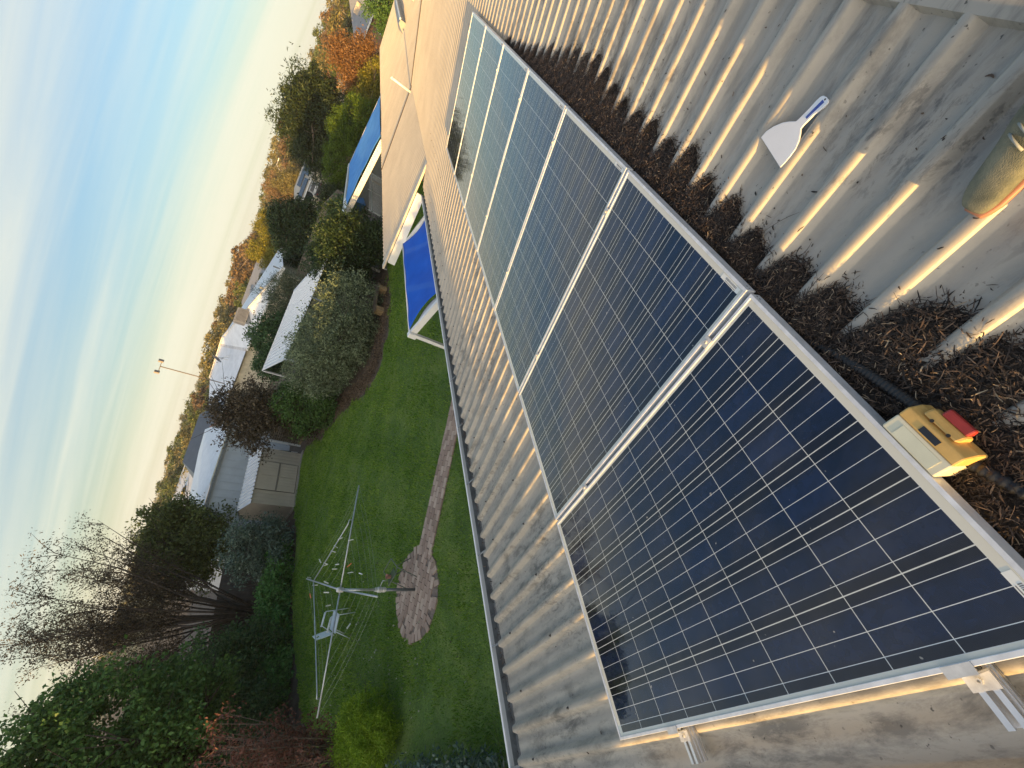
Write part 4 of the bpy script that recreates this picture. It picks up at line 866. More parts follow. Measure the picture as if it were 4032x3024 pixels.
# ------------------------------------------------------------------ blue awnings
def blue_fabric():
    m, p, o = new_mat('blue_canvas'); co = ocoord()
    c = RAMP(NOISE(co, 2.2, 4), (.3, (.008, .095, .52)), (.7, (.014, .125, .62)))
    wave = N('ShaderNodeTexWave', wave_type='BANDS', bands_direction='DIAGONAL'); wave.inputs['Scale'].default_value = .42; wave.inputs['Distortion'].default_value = 1.2; L(co, wave.inputs[0])
    c = MIX(M('MULTIPLY', RAMP(wave.outputs['Fac'], (.93, 0.0), (.99, 1.0)), .16), c, (.14, .28, .60))
    setin(p, 'Base Color', c); setin(p, 'Roughness', .75); setin(p, 'Specular IOR Level', .25); bump(p, NOISE(co, 6, 4), .25, .03); return m
BLUE = blue_fabric()
def canopy(fn, nu, nv, name, m, parent, th=.004):
    V = [tuple(fn(i / nu, j / nv)) for i in range(nu + 1) for j in range(nv + 1)]
    F = np.array([(i * (nv + 1) + j, (i + 1) * (nv + 1) + j, (i + 1) * (nv + 1) + j + 1, i * (nv + 1) + j + 1) for i in range(nu) for j in range(nv)])
    o = np_mesh(name, np.array(V), F, m, None, True); md = o.modifiers.new('t', 'SOLIDIFY'); md.thickness = th; return W(o, parent)
aw = empty('awning', (-2.5, 7.9, 0), label='bright blue fabric awning on a white frame hooked beside the near gutter', cat='awning')
AX0, AX1, AY0, AY1 = -2.98, -1.75, 6.32, 9.55
def fa(u, v):
    X = AX0 + .02 + (AX1 - AX0) * u; e0 = AY0 + .06 + .34 * math.sin(math.pi * min(1, u * 1.0)) * (.55) ; e1 = AY1 + .02 - .30 * math.sin(math.pi * u)
    Y = e0 + (e1 - e0) * v; return Vector((X, Y, 2.015 - .10 * u - .10 * math.sin(math.pi * u) * math.sin(math.pi * v) + .012 * math.sin(v * 19 + u * 6)))
canopy(fa, 20, 40, 'canopy', BLUE, aw)
WFAB = mat('white_lining', (.68, .69, .68), .7)
canopy(lambda u, v: Vector((AX0 + .03 + 1.1 * u, AY0 + .05 + (.30 * math.sin(math.pi * u) * .75) * v, 1.965 - .10 * u - .02 * v)), 16, 4, 'lining', WFAB, aw)
canopy(lambda u, v: Vector((AX0 + .03 + 1.1 * u, AY1 + .03 - (.30 * math.sin(math.pi * u)) * v, 1.965 - .10 * u - .02 * v)), 16, 4, 'lining', WFAB, aw)
b = MB(); b.tube([(AX0, AY0 - .03, 2.01), (AX0, AY1 + .05, 2.01)], .016, 10); W(b.build('front_rail', WHITE, smooth=True), aw)
for y in (AY0, AY1 + .02): b = MB(); b.beam((AX0 - .02, y, 1.95), (-1.2, y, 1.78), .07, .12); W(b.build('side_beam', WHITE), aw)
b = MB(); b.box((AX0 - .06, AY0 - .10, 1.86), (AX0 + .05, AY0 + .02, 2.03)); W(b.build('corner_bracket', WHITE, bevel=.012), aw)
for y in (AY0 - .06, AY1): b = MB(); b.beam((AX0 + .02, y, 0), (AX0 + .02, y, 1.93), .07, .07, (0, 1, 0)); W(b.build('post', WHITE), aw)
aw2 = empty('shade_canopy', (-5.8, 22, 0), label='larger faded blue shade canopy on a white pergola beyond the veranda roof', cat='awning')
BLUE2 = blue_fabric(); BLUE2.node_tree.nodes['Principled BSDF'].inputs['Roughness'].default_value = .85
for nd in BLUE2.node_tree.nodes:
    if nd.type == 'VALTORGB' and nd.color_ramp.elements[0].color[2] > .3: nd.color_ramp.elements[0].color = (.07, .26, .62, 1); nd.color_ramp.elements[1].color = (.10, .33, .72, 1)
def f2(u, v):
    return Vector((-7.62 + 3.72 * u + .12 * math.sin(math.pi * v) * (1 - u), 19.45 + 5.6 * v + .28 * math.sin(math.pi * u) * (1 - v) , 2.12 - .12 * math.sin(math.pi * u) * math.sin(math.pi * v) + .01 * math.sin(u * 17 + v * 9)))
canopy(f2, 20, 30, 'canopy', BLUE2, aw2)
for (xa, ya), (xb, yb) in (((-7.95, 19.35), (-3.9, 19.05)), ((-7.95, 25.2), (-3.9, 25.2))): b = MB(); b.beam((xa, ya, 2.0), (xb, yb, 2.0), .05, .22); W(b.build('beam', WHITE), aw2)
b = MB(); b.beam((-7.8, 19.3, 2.12), (-7.72, 25.2, 2.12), .07, .05); b.beam((-7.9, 19.3, 2.03), (-7.82, 25.2, 2.03), .04, .14); W(b.build('side_rail', WHITE), aw2)
b = MB(); b.add([(-7.95, 19.3, 2.13), (-7.2, 19.28, 2.13), (-7.62, 20.9, 2.13), (-7.85, 20.9, 2.13)], [(0, 1, 2, 3)]); W(b.build('corner_sheet', WHITE), aw2)
b = MB()
for i in range(15): x = -7.6 + i * .25; b.lathe([(.014, 0), (.014, .006)], (0, 0, 0), 8, Matrix.Translation((x, 19.29 - (x + 7.95) * .074 , 2.03)) @ Matrix.Rotation(R(90), 4, 'X'))
b.each('stud', ZINC, aw2)
for x, y in ((-7.85, 19.35), (-7.8, 25.1)): b = MB(); b.beam((x, y, -.05), (x, y, 1.9), .09, .09, (0, 1, 0)); W(b.build('post', TIMB), aw2)
# white pool railing below it
rf = empty('pool_fence', (-6.9, 21.5, 0), label='white tubular pool railing below the larger blue canopy', cat='fence')
b = MB(); p0, p1 = Vector((-7.22, 24.4, 0)), Vector((-7.08, 19.7, 0))
for z in (1.06, .15): b.beam(p0 + Vector((0, 0, z)), p1 + Vector((0, 0, z)), .035, .035)
b.each('rail', WHITE, rf)
b = MB()
for i in range(44): p = p0.lerp(p1, i / 43); b.tube([p + Vector((0, 0, .1)), p + Vector((0, 0, 1.2))], .009, 6)
b.each('bar', WHITE, rf, smooth=True)
b = MB()
for i in (0, .5, 1): p = p0.lerp(p1, i); b.beam(p, p + Vector((0, 0, 1.25)), .05, .05, (0, 1, 0))
b.each('post', WHITE, rf)
tb = MB(); V = [(-11.6, 28.6, .02), (-10.5, 27.9, .02), (-11.0, 29.9, .02), (-12.3, 30.0, .02), (-11.3, 28.9, .75), (-10.9, 28.5, .62), (-11.2, 29.5, .7)]
tb.add(V, [(0, 1, 5, 4), (1, 2, 6, 5), (2, 3, 6), (3, 0, 4), (3, 4, 6), (4, 5, 6)]); tag(tb.build('blue_tarpaulin', mat('tarp_blue', (.03, .13, .30), .5, var=.3)), 'crumpled pale blue tarpaulin on the ground behind the dark bushy tree', 'tarpaulin')
# neighbour's low ribbed carport roof behind the hedge
cr = empty('carport', (-14, 19.5, 0), label='low white ribbed carport roof behind the olive hedge', cat='carport')
T1, T2, RR = Vector((-15.2, 22.7, 2.22)), Vector((-20.6, 20.9, 2.2)), Vector((-8.6, 17.6, 2.16))
eu, ev = (T2 - T1), (RR - T1)
CWH = mat('white_roof_sheet', (.78, .79, .80), .45, var=.06)
rib_sheet('roof', lambda t, s, h: T1 + eu.normalized() * s + ev * t + Vector((0, 0, h * 1.6)), 0, 1, 0, eu.length, .25, .1, CWH, cr, closed=False, nt_=2, swage=False)
b = MB(); b.beam(T1 + Vector((0, 0, .02)), T2 + Vector((0, 0, .02)), .16, .05); b.beam(T1 + Vector((0, 0, -.02)), RR + Vector((.0, .0, -.02)), .10, .17); b.each('barge', CWH, cr)
b = MB()
for p in (T1, T2, RR, RR + eu): b.beam(Vector((p.x, p.y, -.1)), Vector((p.x, p.y, 2.15)), .09, .09, (0, 1, 0))
b.each('post', WHITE, cr)

# ------------------------------------------------------------------ houses beyond the fences
GLASS = mat('window_glass', (.02, .025, .03), .12)
def roof_mat(name, c, r=.5): return mat(name, c, r, var=.08, vs=1.5)
RGREY, RDARK, RWHITE, RTERRA, RCREAM = roof_mat('grey_roof', (.24, .25, .27)), roof_mat('dark_roof', (.11, .12, .135)), roof_mat('pale_roof', (.62, .64, .66)), roof_mat('terracotta_roof', (.34, .13, .07), .8), roof_mat('cream_roof', (.52, .45, .35))
WCREAM, WBRICK, WDARK = mat('cream_wall', (.52, .47, .36), .85), mat('brick_wall', (.30, .17, .11), .9, vs=6), mat('dark_wall', (.10, .09, .08), .9)
def house_far(name, x, y, rz, wd, dp, wh, rh, rm, wm, label, group=None, hip=.35, extras=True):
    z = float(gz(x, y)); o = empty(name, (x, y, z), (0, 0, R(rz)), label, 'house', group); w2, d2 = wd / 2, dp / 2
    b = MB(); b.box((-w2, -d2, -.3), (w2, d2, wh)); b.build('wall', wm, o)
    e = .45; hx = w2 - hip * wd * .5
    V = [(-w2 - e, -d2 - e, wh), (w2 + e, -d2 - e, wh), (w2 + e, d2 + e, wh), (-w2 - e, d2 + e, wh), (-hx, 0, wh + rh), (hx, 0, wh + rh)]
    V += [(a, c, q - .14) for a, c, q in V[:4]]
    b = MB(); b.add(V, [(0, 1, 5, 4), (2, 3, 4, 5), (1, 2, 5), (3, 0, 4), (0, 6, 7, 1), (1, 7, 8, 2), (2, 8, 9, 3), (3, 9, 6, 0), (6, 9, 8, 7)]); b.build('roof', rm, o)
    if extras:
        for cx in (-w2 * .55, w2 * .25):
            f = MB().box((cx - .8, -d2 - .04, .9), (cx + .8, -d2 + .02, 2.0)).build('window', WHITE, o); MB().box((cx - .72, -d2 - .06, .98), (cx + .72, -d2 - .035, 1.92)).build('pane', GLASS, f)
        MB().box((-.1, -d2 - .04, 0), (.8, -d2 + .02, 2.05)).build('door', WDARK, o)
        MB().box((-w2 - e - .06, -d2 - e - .1, wh - .13), (w2 + e + .06, -d2 - e, wh)).build('gutter', WHITE, o)
    return o
# big pale neighbour house with hip roof
nh = empty('house', (-30, 38, 0), label='large neighbour house with long pale hip roof carrying a cooler and a dish', cat='house')
Cn, Me, Lf = Vector((-18.7, 29.7, 2.75)), Vector((-30.5, 32.2, 2.75)), Vector((-40, 26.5, 2.75))
Ap, Ap2, Lr = Vector((-33.4, 35.9, 4.76)), Vector((-35.4, 36.7, 4.74)), Vector((-38.3, 34.6, 4.60))
Bk = Vector((-26, 44, 2.75)); PALER = roof_mat('neighbour_roof', (.74, .76, .79), .45)
b = MB(); V = [Cn, Me, Ap, Ap2, Lf, Lr, Bk, Vector((-40, 42, 2.75))]
b.add(V, [(0, 2, 1), (1, 2, 3), (1, 3, 5, 4), (0, 6, 2), (2, 6, 7, 3), (3, 7, 5), (4, 5, 7)]); W(b.build('roof', PALER), nh)
b = MB(); b.prism([(p.x, p.y, -.2) for p in (Cn + Vector((-.8, .4, 0)), Bk, Vector((-40, 42, 0)), Lf + Vector((.4, .5, 0)), Me + Vector((-.1, .5, 0)))], (0, 0, 2.9)); W(b.build('wall', WCREAM), nh)
b = MB(); b.beam(Cn + Vector((0, 0, .03)), Ap + Vector((0, 0, .03)), .28, .07); b.beam(Me + Vector((0, 0, .05)), Ap2 + Vector((0, 0, .05)), .30, .08); b.beam(Ap2 + Vector((0, 0, .05)), Lr + Vector((0, 0, .05)), .28, .08); b.beam(Ap + Vector((0, 0, .05)), Ap2 + Vector((0, 0, .05)), .28, .08); b.each('ridge_capping', mat('pale_capping', (.66, .63, .60), .45), nh)
b = MB(); b.beam(Cn + Vector((0, -.05, -.06)), Me + Vector((0, -.05, -.06)), .12, .14); W(b.build('gutter', WHITE), nh)
b = MB(); b.tube([(-20.0, 31.2, 2.6), (-20.0, 31.2, 3.3)], .06, 8); b.tube([(-22.6, 31.5, 3.0), (-22.6, 31.5, 3.6)], .09, 8); b.each('vent_pipe', ZINC, nh)
ac = empty('evaporative_cooler', (-27.2, 32.6, 3.45), (0, 0, R(-38)), 'boxy beige evaporative cooler sitting on the pale hip roof', 'cooler')
b = MB(); b.box((-.62, -.62, .12), (.62, .62, 1.02)); b.build('housing', mat('beige_cooler', (.46, .38, .30), .6), ac, bevel=.06)
for k in range(4):
    mm = Matrix.Rotation(R(90) * k, 4, 'Z'); b = MB()
    for i in range(8): b.box((-.5, -.645, .24 + i * .085), (.5, -.623, .275 + i * .085), mm)
    b.build('louvre', mat('cooler_louvre', (.30, .26, .23), .7) if k == 0 else bpy.data.materials['cooler_louvre'], ac)
b = MB(); b.box((-.4, -.4, -.7), (.4, .4, .12)); b.build('duct', RGREY, ac)
dish = empty('satellite_dish', (-33.3, 32.9, 3.75), (0, 0, R(-30)), 'dark round satellite dish on a tripod on the pale hip roof', 'satellite dish')
mm = Matrix.Translation((0, 0, .8)) @ Matrix.Rotation(R(62), 4, 'X'); b = MB(); b.lathe([(.02, 0), (.25, .03), (.46, .11), (.47, .12), (.25, .05), (.02, .02)], n=20, m=mm); b.build('reflector', mat('dark_dish', (.05, .05, .065), .5), dish)
b = MB(); b.tube([(0, .05, 0), (0, .05, .8)], .03, 8); b.tube([(0, .05, .6), (.5, .5, -.1)], .02, 6); b.tube([(0, .05, .6), (-.5, .5, -.1)], .02, 6); b.tube([(0, 0, .45), (0, -.42, .72)], .018, 6); b.box((-.05, -.5, .68), (.05, -.4, .8)); b.build('stand', ALU_DULL, dish)
am = empty('aerial_mast', (-34.1, 30.7, 3.4), label='tall thin aerial mast with two small boxes above the pale roof', cat='aerial')
b = MB(); b.tube([(0, 0, 0), (.1, .1, 4.85)], .045, 7); b.build('mast', mat('dark_mast', (.16, .13, .10), .6), am)
b = MB(); b.beam((-.28, -.42, 4.8), (.42, .55, 4.85), .05, .05); b.build('crossarm', bpy.data.materials['dark_mast'], am)
for s in (-1, 1): b = MB(); b.box((.1 + s * .28 - .09, .08 + s * .42 - .12, 4.72), (.1 + s * .28 + .09, .08 + s * .42 + .12, 5.08)); b.build('antenna_box', mat('grey_box', (.25, .22, .2), .6) if s < 0 else bpy.data.materials['grey_box'], am)
house_far('house', -39.6, 28.0, 62, 6.5, 6.5, 2.9, 1.5, RDARK, WBRICK, 'house with dark grey roof behind the steel garage', hip=.3)
house_far('house', -34.5, 24.0, 50, 4, 3, 2.75, .75, RTERRA, WBRICK, 'small terracotta roofed building between the dark roof and the garage', hip=.2, extras=False)
house_far('house', -54, 31.5, 70, 13, 9, 2.5, 1.5, RWHITE, WCREAM, 'distant house with white roof left of the dark grey roofed house', hip=.1)
house_far('house', -45.5, 61.5, 40, 12, 9, 3.2, 1.5, RGREY, WDARK, 'grey hip roofed house beside the round yellow tree', hip=.45)
h2 = house_far('house', -1.5, 63.5, 4, 15, 9, 2.9, 2.7, RGREY, WBRICK, 'grey roofed house behind the orange autumn tree', hip=.5)
b = MB(); b.box((-5.0, -2.9, 3.3), (-3.9, -1.9, 4.5)); b.build('cooler', bpy.data.materials['beige_cooler'], h2, bevel=.08)
uh = house_far('house', -28.9, 72.4, 24, 14, 10, 2.05, 1.35, RCREAM, WCREAM, 'cream house with dark solar arrays on its roof, behind the white utility truck', hip=.45)
PVD = mat('distant_panel', (.015, .018, .035), .25)
sl_ = 1.35 / 5.45
for ax, ay, nx, ny in ((-4.6, -4.9, 3, 1), (-1.2, -4.5, 4, 1), (2.9, -4.8, 2, 1), (-3.2, -2.75, 5, 1), (2.0, -2.75, 2, 1)):
    V = [(ax, ay), (ax + nx * 1.0, ay), (ax + nx * 1.0, ay + 1.65 * ny), (ax, ay + 1.65 * ny)]
    b = MB(); b.prism([(p, q, 2.05 + (q + 5.45) * sl_ + .08) for p, q in V], (0, 0, .04)); b.build('solar_array', PVD, uh)
rd = random.Random(21)
TOWN = [(-22, 105, 20, RTERRA, 'terracotta roofed house among gum trees'), (-27, 118, 15, RWHITE, 'pale roofed house far down the street'), (-33, 108, 30, RCREAM, 'cream roofed house half hidden by trees'), (-46, 112, 25, RGREY, 'grey roofed house low among distant trees'), (-55, 104, 35, RWHITE, 'white roofed house beyond the red-brown tree'), (-62, 118, 30, RCREAM, 'cream roofed house below the skyline trees'), (-66, 92, 40, RGREY, 'grey roofed house beyond the yellow conifers'), (-84, 88, 45, RCREAM, 'sunlit cream house far behind the pale hip roof'), (-40, 140, 20, RWHITE, 'tiny white roofed house on the horizon'), (-30, 150, 10, RTERRA, 'tiny terracotta roofed house on the horizon'), (-92, 62, 55, RWHITE, 'white house far behind the steel garage'), (-15, 110, 5, RGREY, 'grey roofed house behind the dark pine')]
for x, y, rz, rm, lab in TOWN: house_far('house', x, y, rz + rd.uniform(-15, 15), rd.uniform(10, 15), rd.uniform(8, 10), 2.6, rd.uniform(1.4, 2.0), rm, rd.choice((WCREAM, WBRICK)), lab, 'houses far across the town', hip=rd.uniform(.2, .5), extras=False)
for k, (x, y) in enumerate(((-25, 98), (-36, 100), (-50, 95))):
    pass
# driveway and street
b = MB()
for Q in (((-24, 55), (-29.5, 54), (-35, 66), (-25.5, 69)), ((-17.5, 58), (-24, 55), (-25.5, 69), (-19, 68))): b.quad(*[(x, y, float(gz(x, y)) + .06 + .004 * (x > -27)) for x, y in Q])
tag(b.build('driveway', mat('pale_concrete', (.30, .28, .25), .9, var=.12, vs=.8)), 'pale concrete driveway in front of the cream house', 'driveway', kind='structure')
b = MB(); b.quad(*[(x, y, float(gz(x, y)) + .12) for x, y in ((-22, 33), (-14, 36), (-14, 45), (-24, 44))])
tag(b.build('neighbour_lawn', mat('dry_lawn', (.12, .15, .05), .9, var=.25, vs=.7)), 'patchy neighbour lawn', 'lawn', kind='structure')
nf = steel_fence('paling_fence', [(-21.5, 30.5), (-14.5, 33.5), (-11, 29)], 1.7, mat('grey_paling', (.17, .145, .12), .85, var=.25, vs=5), 'grey paling fence between the pale hip roofed house and the conifers')
# the ute
ute = empty('utility_truck', (-28.0, 64.8, float(gz(-28.0, 64.8)) + .09), (0, 0, R(28)), 'white utility truck with dark tray parked in front of the cream house', 'utility truck')
VW = mat('vehicle_white', (.74, .76, .78), .3, var=.02, coat=.5); TYRE = mat('tyre_rubber', (.02, .02, .02), .85)
b = MB(); b.prism([(-.88, .3, .45), (-.88, 2.55, .45), (-.88, 2.6, .95), (-.88, 1.45, 1.12), (-.88, .3, 1.10)], (1.76, 0, 0)); b.build('body', VW, ute, bevel=.06)
b = MB(); b.add([(-.82, .28, 1.08), (.82, .28, 1.08), (.82, 1.55, 1.08), (-.82, 1.55, 1.08), (-.70, .42, 1.72), (.70, .42, 1.72), (.70, 1.05, 1.72), (-.70, 1.05, 1.72)], [(0, 1, 5, 4), (1, 2, 6, 5), (2, 3, 7, 6), (3, 0, 4, 7), (4, 5, 6, 7)]); b.build('cab', VW, ute, bevel=.04)
for nm, q in (('rear_window', [(-.66, .30, 1.16), (.66, .30, 1.16), (.60, .405, 1.62), (-.60, .405, 1.62)]), ('windscreen', [(-.72, 1.52, 1.14), (.72, 1.52, 1.14), (.62, 1.09, 1.66), (-.62, 1.09, 1.66)]), ('side_window', [(-.825, .5, 1.15), (-.825, 1.4, 1.15), (-.735, 1.05, 1.64), (-.735, .55, 1.64)]), ('side_window', [(.825, .5, 1.15), (.825, 1.4, 1.15), (.735, 1.05, 1.64), (.735, .55, 1.64)])): b = MB(); b.prism(q, Vector((0, -.012 if 'rear' in nm else .012 if 'wind' in nm and 'side' not in nm else 0, 0)) + Vector(((-.012 if q[0][0] < 0 else .012) if 'side' in nm else 0, 0, 0))); b.build(nm, GLASS, ute)
b = MB(); b.box((-.9, -2.3, .62), (.9, .22, .72)); b.box((-.9, -2.3, .72), (-.86, .22, 1.02)); b.box((.86, -2.3, .72), (.9, .22, 1.02)); b.box((-.86, -2.3, .72), (.86, -2.26, 1.02)); b.build('tray', mat('dark_tray', (.03, .03, .032), .6), ute)
b = MB(); b.tube([(-.7, .2, .72), (-.7, .2, 1.8), (.7, .2, 1.8), (.7, .2, .72)], .03, 8); b.tube([(-.7, -2.1, .72), (-.7, -2.1, 1.8), (.7, -2.1, 1.8), (.7, -2.1, .72)], .03, 8); b.tube([(-.7, -2.1, 1.8), (-.7, .2, 1.8)], .03, 8); b.tube([(.7, -2.1, 1.8), (.7, .2, 1.8)], .03, 8); b.build('ladder_rack', ZINC, ute)
for s in (-1, 1):
    b = MB(); b.box((s * .72 - .11, -2.33, .70), (s * .72 + .11, -2.31, .82)); b.build('tail_light', RED, ute)
    for yy in (-1.25, 1.75):
        b = MB(); b.lathe([(.20, -.11), (.34, -.11), (.36, -.06), (.36, .06), (.34, .11), (.20, .11)], n=16, m=Matrix.Translation((s * .8, yy, .36)) @ Matrix.Rotation(R(90), 4, 'Y')); wl = b.build('wheel', TYRE, ute); b = MB(); b.lathe([(.19, -.115), (.19, .115)], n=12, m=Matrix.Translation((s * .8, yy, .36)) @ Matrix.Rotation(R(90), 4, 'Y')); b.build('rim', ALU_DULL, wl)
lp = empty('street_lamp', (-38, 86, float(gz(-38, 86))), label='curved street lamp post above the cream house', cat='street lamp')
b = MB(); b.tube([(0, 0, 0), (0, 0, 5.4), (.3, 0, 6.2), (1.0, -.2, 6.7), (1.9, -.4, 6.7)], [.09, .07, .06, .05, .04], 8); b.build('pole', ALU_DULL, lp, smooth=True)
b = MB(); b.box((1.8, -.5, 6.62), (2.4, -.3, 6.76)); b.build('lamp_head', WHITE, lp)

# ------------------------------------------------------------------ trees beyond
YELG = leaf_mat('yellow_green_leaf', (.13, .14, .015), (.32, .28, .035), .35); ORANGE = leaf_mat('orange_autumn_leaf', (.17, .085, .035), (.34, .19, .08), .35)
CONIF = leaf_mat('bright_conifer', (.040, .085, .006), (.125, .195, .014), .3); PINE = leaf_mat('dark_pine', (.014, .028, .011), (.052, .078, .024), .25)
GUM = leaf_mat('gum_leaf', (0.095, 0.103, 0.038), (0.328, 0.276, 0.113), .3); GUM2 = leaf_mat('brown_gum_leaf', (0.111, 0.078, 0.039), (0.312, 0.202, 0.104), .3); FEATH = leaf_mat('feathery_grey', (0.052, 0.072, 0.046), (0.169, 0.208, 0.124), .3)
def far_tree(x, y, label, blobs, n, clumps, csz, l, w_, lm, seed, cat='tree', name='tree', tr=.15, th=None, shell=.4, droop=0.0, bark=BARK, group=None, dz=0.0):
    return plant(name, (x, y, float(gz(x, y)) + dz), label, cat, blobs, n, clumps, csz, l, w_, lm, seed, bark, th, tr, shell, 12, group, -.5, 'crown', droop)
far_tree(-17.2, 24.3, 'wispy grey-green conifer rising behind the white carport roof', [(0, 0, 2.3, 1.1, 1.1, 1.7), (-1.2, -.5, 2.0, 1.0, .9, 1.4), (.9, .4, 2.0, .8, .8, 1.4)], 16000, 170, .26, .26, .022, FEATH, 31, shell=.2, droop=-.8)
far_tree(-19.6, 22.9, 'rounded dark green bush behind the white carport roof', [(0, 0, 2.1, 1.7, 1.4, 1.35), (-1.4, -.5, 1.8, 1.2, 1.0, 1.1), (1.2, .4, 1.7, 1.1, 1.0, 1.1)], 20000, 280, .2, .15, .08, DKGREEN, 32)
far_tree(-18.6, 35.2, 'dense dark blue-green tree between the neighbour roof and the driveway', [(0, 0, 2.5, 2.6, 2.2, 1.9), (-1.6, .2, 1.8, 1.8, 1.6, 1.5), (1.6, -.3, 1.9, 1.8, 1.6, 1.5), (.3, .2, 3.7, 1.4, 1.3, 1.0)], 30000, 330, .28, .22, .10, DEEPGREEN, 33)
far_tree(-11.8, 27.4, 'mid green shrub behind the dark bushy tree', [(0, 0, 1.1, 1.4, 1.2, .9), (-1.3, .5, 1.0, 1.1, 1.0, .8)], 11000, 160, .2, .16, .07, DKGREEN, 34, cat='shrub', name='shrub')
far_tree(-14.0, 34.7, 'small dark rounded shrub beside the driveway', [(0, 0, 1.1, 1.15, 1.1, 1.05), (.5, -.3, .8, .9, .9, .8)], 9000, 130, .18, .16, .05, PINE, 35, cat='shrub', name='shrub')
far_tree(-10.6, 36.4, 'bright yellow-green clipped conifer beyond the blue shade canopy', [(1.4, .6, 1.6, 2.1, 1.8, 1.75), (-1.2, -.6, 1.3, 1.9, 1.7, 1.5), (0, -.2, .9, 2.3, 1.9, 1.1), (-2.4, -1.2, .7, 1.2, 1.1, 1.0)], 48000, 620, .16, .14, .05, CONIF, 36, shell=.75, tr=.2)
far_tree(-13.3, 45.6, 'large dark pine with drooping branches behind the bright conifer', [(0, 0, 4.2, 3.6, 3.2, 3.4), (-1.5, -.5, 2.5, 2.8, 2.4, 2.3), (1.9, .4, 3.2, 2.6, 2.3, 2.6), (.8, .2, 5.4, 2.4, 2.0, 1.6), (-.5, -.8, 1.2, 3.0, 2.4, 1.5)], 60000, 520, .42, .32, .08, PINE, 37, tr=.3, droop=.5)
far_tree(-7.3, 45.3, 'orange autumn tree with upright branches', [(0, 0, 3.2, 1.7, 1.6, 1.9), (-1.1, -.2, 2.5, 1.2, 1.2, 1.5), (1.0, .2, 2.5, 1.3, 1.2, 1.5), (.2, .1, 4.5, .9, .9, .8)], 17000, 260, .30, .17, .08, ORANGE, 38, shell=.2, droop=-.6, bark=BARK_PALE)
far_tree(-8.0, 41.3, 'yellow-green shrub at the foot of the orange tree', [(0, 0, 1.4, 1.3, 1.2, 1.2), (-1.2, .2, 1.1, 1.0, 1.0, 1.0), (1.6, .6, 1.3, 1.2, 1.0, 1.1)], 12000, 170, .22, .2, .06, YELG, 39, cat='shrub', name='shrub', droop=-.5)
far_tree(-2.2, 47.5, 'leafy green and yellow tree at the roof edge right of the orange tree', [(0, 0, 3.2, 1.9, 1.7, 1.5), (1.8, .2, 2.8, 1.6, 1.4, 1.4), (-1.2, 0, 2.0, 1.2, 1.1, 1.0)], 14000, 180, .28, .2, .09, MIDGREEN, 40)
far_tree(-30.5, 49.2, 'round yellow weeping tree beside the grey hip roof', [(0, 0, 3.9, 2.1, 1.9, 2.1), (-.8, .2, 2.9, 1.8, 1.6, 1.8), (.9, -.2, 2.8, 1.7, 1.5, 1.7)], 22000, 260, .26, .24, .07, YELG, 41, droop=.7)
far_tree(-31.8, 57, 'taller yellow-green tree right of the round yellow weeping tree', [(0, 0, 4.9, 1.5, 1.4, 1.6), (.9, .2, 4.1, 1.4, 1.2, 1.5), (-.6, -.2, 3.6, 1.3, 1.2, 1.4)], 14000, 170, .28, .24, .08, YELG, 42)
far_tree(-37.5, 79.0, 'red-brown autumn tree left of the cream house', [(0, 0, 5.0, 3.0, 2.7, 2.6), (-1.5, .3, 3.6, 2.4, 2.2, 2.3), (1.4, -.2, 3.5, 2.2, 2.0, 2.2)], 17000, 200, .32, .24, .08, GUM2, 44, shell=.25, droop=-.3)
far_tree(-35.5, 78, 'olive-green tree beyond the street lamp', [(0, 0, 4.6, 2.0, 1.9, 1.9), (.8, .3, 3.4, 1.9, 1.7, 1.6)], 12000, 150, .32, .26, .1, GUM, 45)
far_tree(-23.0, 76.0, 'yellow-lit feathery tree right of the cream house', [(0, 0, 4.2, 1.7, 1.6, 1.9), (.9, -.2, 3.0, 1.5, 1.4, 1.5)], 11000, 140, .3, .28, .06, YELG, 46)
# gum trees along the skyline: four builds, then copies
GP = []
for s in range(4):
    rd = random.Random(100 + s); bl = [(rd.gauss(0, .22), rd.gauss(0, .22), .55 + .1 * rd.random(), .22 + .08 * rd.random(), .22 + .08 * rd.random(), .17 + .06 * rd.random()) for _ in range(6)] + [(0, 0, .84, .16, .16, .14), (rd.gauss(0, .1), 0, .38, .26, .26, .18)]
    g = plant('gum_tree', (0, 0, 0), None, None, [tuple(v * 10 for v in q) for q in bl], 6500, 80, .42, .50, .24, (GUM, GUM2, GUM, OLVTREE)[s], 200 + s, BARK_PALE, 5.0, .17, .35, 10, None, -.5, 'crown', .2)
    GP.append(g)
SKY_ = [(-70, .5), (-63.5, .62), (-59, .95), (-56, 1.15), (-54, 1.35), (-51, .75), (-48, 1.0), (-44, 1.1), (-40.5, 1.35), (-37.4, 1.8), (-32.8, 1.4), (-30.6, 1.3), (-28, 1.45), (-24, 1.6), (-21.5, 1.9), (-18.7, 1.7), (-13.7, 1.55), (-8.8, 1.5), (0, 1.5), (12, 1.4)]
sa_, se_ = [a for a, _ in SKY_], [e for _, e in SKY_]
rd = random.Random(77); usedp = set(); count = 0
def put_gum(az, el, D, k):
    global count
    x, y = CPOS.x + math.sin(R(az)) * D, CPOS.y + math.cos(R(az)) * D; z = float(gz(x, y)); h = CPOS.z + D * math.tan(R(el)) - z
    if h < 3 or (D < 100 and -31 < az < -13): return
    o = GP[k] if k not in usedp else copy_tree(GP[k]); usedp.add(k); o.location = (x, y, z); sxy = max(h / 10, .55) * rd.uniform(1.0, 1.9); o.scale = (sxy, sxy, h / 9.7); o.rotation_euler = (0, 0, rd.uniform(0, 6.28))
    tag(o, ['tall gum tree on the far skyline, golden in low sun', 'brown-leafed gum tree on the far skyline, rusty in low sun', 'tall gum tree on the far skyline, golden in low sun', 'dark olive gum tree on the far skyline'][k], 'tree', 'gum trees along the skyline'); count += 1
az = -69.0
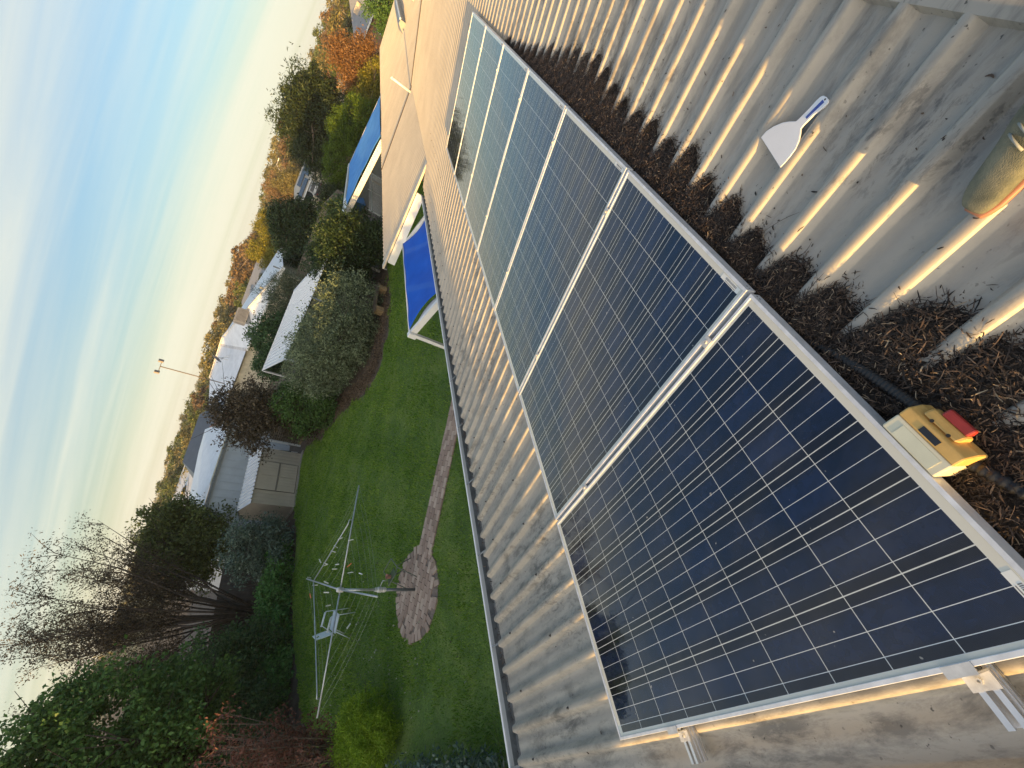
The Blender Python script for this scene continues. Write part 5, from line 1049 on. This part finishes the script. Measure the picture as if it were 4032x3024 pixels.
while az < 6:
    e = float(np.interp(az, sa_, se_))
    put_gum(az, e + rd.uniform(-.5, .3), rd.uniform(110, 190), rd.choice((0, 0, 1, 2, 3)))
    put_gum(az + rd.uniform(-.6, .6), e * .5 + rd.uniform(-.5, .2), rd.uniform(85, 130), rd.choice((0, 1, 2, 3, 0)))
    if rd.random() < .6: put_gum(az + rd.uniform(-.6, .6), -.45 + rd.uniform(-.5, .3), rd.uniform(62, 95), rd.choice((0, 1, 2, 3, 3)))
    if rd.random() < .3: put_gum(az + rd.uniform(-.5, .5), e + rd.uniform(.15, .55), rd.uniform(100, 150), rd.choice((0, 1, 2)))
    az += rd.uniform(1.0, 1.8)
# the far wooded rise that closes the view
m_ = 15000; a_ = np.radians(rng.uniform(-80, 40, m_)); D_ = rng.uniform(260, 900, m_) ; C = np.stack([np.sin(a_) * D_, np.cos(a_) * D_], -1); hz2 = gz(C[:, 0], C[:, 1])
C3 = np.concatenate([C, (hz2 + rng.uniform(0, 1, m_) ** 1.5 * 6.5)[:, None]], 1); nrm = rng.normal(0, .5, C3.shape)
V, F = leaves(C3, nrm, 5.5, 4.0); tag(np_mesh('far_woodland', V, F, leaf_mat('far_wood', (.05, .06, .03), (.15, .14, .07), .2)), 'continuous far woodland on the low rise', 'woodland', kind='stuff')

# ------------------------------------------------------------------ unseen hedge and trees behind the viewer, shaped to shade garden and lower roof
def screen(name, x0, x1, y, top, label, seed, lm, dep=1.6):
    o = empty(name, ((x0 + x1) / 2, y, 0), label=label, cat='hedge' if name == 'hedge' else 'tree'); n = int((x1 - x0) * top * 90); L_ = x1 - x0
    P = np.stack([rng.uniform(-L_ / 2, L_ / 2, n), rng.normal(0, dep * .3, n), top * rng.uniform(0, 1, n) ** .8], -1)
    V, F = leaves(P, rng.normal(0, .3, P.shape), .42, .30); np_mesh('foliage', V, F, lm, o)
    b = MB(); b.box((-L_ / 2 + .05, -dep * .3, 0), (L_ / 2 - .05, dep * .3, top - .12)); b.build('solid_core', BARK_DARK, o); return o  # solid box added inside the unseen foliage so no sun passes through
screen('hedge', -10.4, -.76, -14, 3.74, 'unseen hedge behind the viewer, added to shade the lower roof', 1, DKGREEN)
screen('tree', -13.2, -10.4, -14, 6.0, 'unseen dense tree behind the viewer beside the unseen hedge, added to shade the garden', 2, DKGREEN)
screen('tree', -21.2, -13.2, -14, 8.6, 'highest unseen tree mass behind the viewer, added to shade the garden trees', 3, MIDGREEN)
screen('tree', -28, -21.2, -14, 6.3, 'lowest unseen tree mass behind the viewer, added to shade the neighbouring plots', 4, MIDGREEN)
screen('tree', -50, -28, -14, 7.9, 'wide unseen tree mass behind the viewer, farthest from the house, added to shade the neighbour roof', 5, MIDGREEN)

# ------------------------------------------------------------------ evening air
b = MB(); b.box((-1320, -1320, -1.8), (1320, 1320, 27)); 
hm = bpy.data.materials.new('haze'); hm.use_nodes = True; nt = hm.node_tree; nt.nodes.clear()
vo = N('ShaderNodeOutputMaterial'); pv = N('ShaderNodeVolumePrincipled'); pv.inputs['Color'].default_value = (.90, .95, .96, 1); pv.inputs['Density'].default_value = .0005; pv.inputs['Anisotropy'].default_value = .2
L(pv.outputs[0], vo.inputs['Volume'])
tag(b.build('haze', hm), 'thin warm evening haze over the suburb', 'haze', kind='stuff')
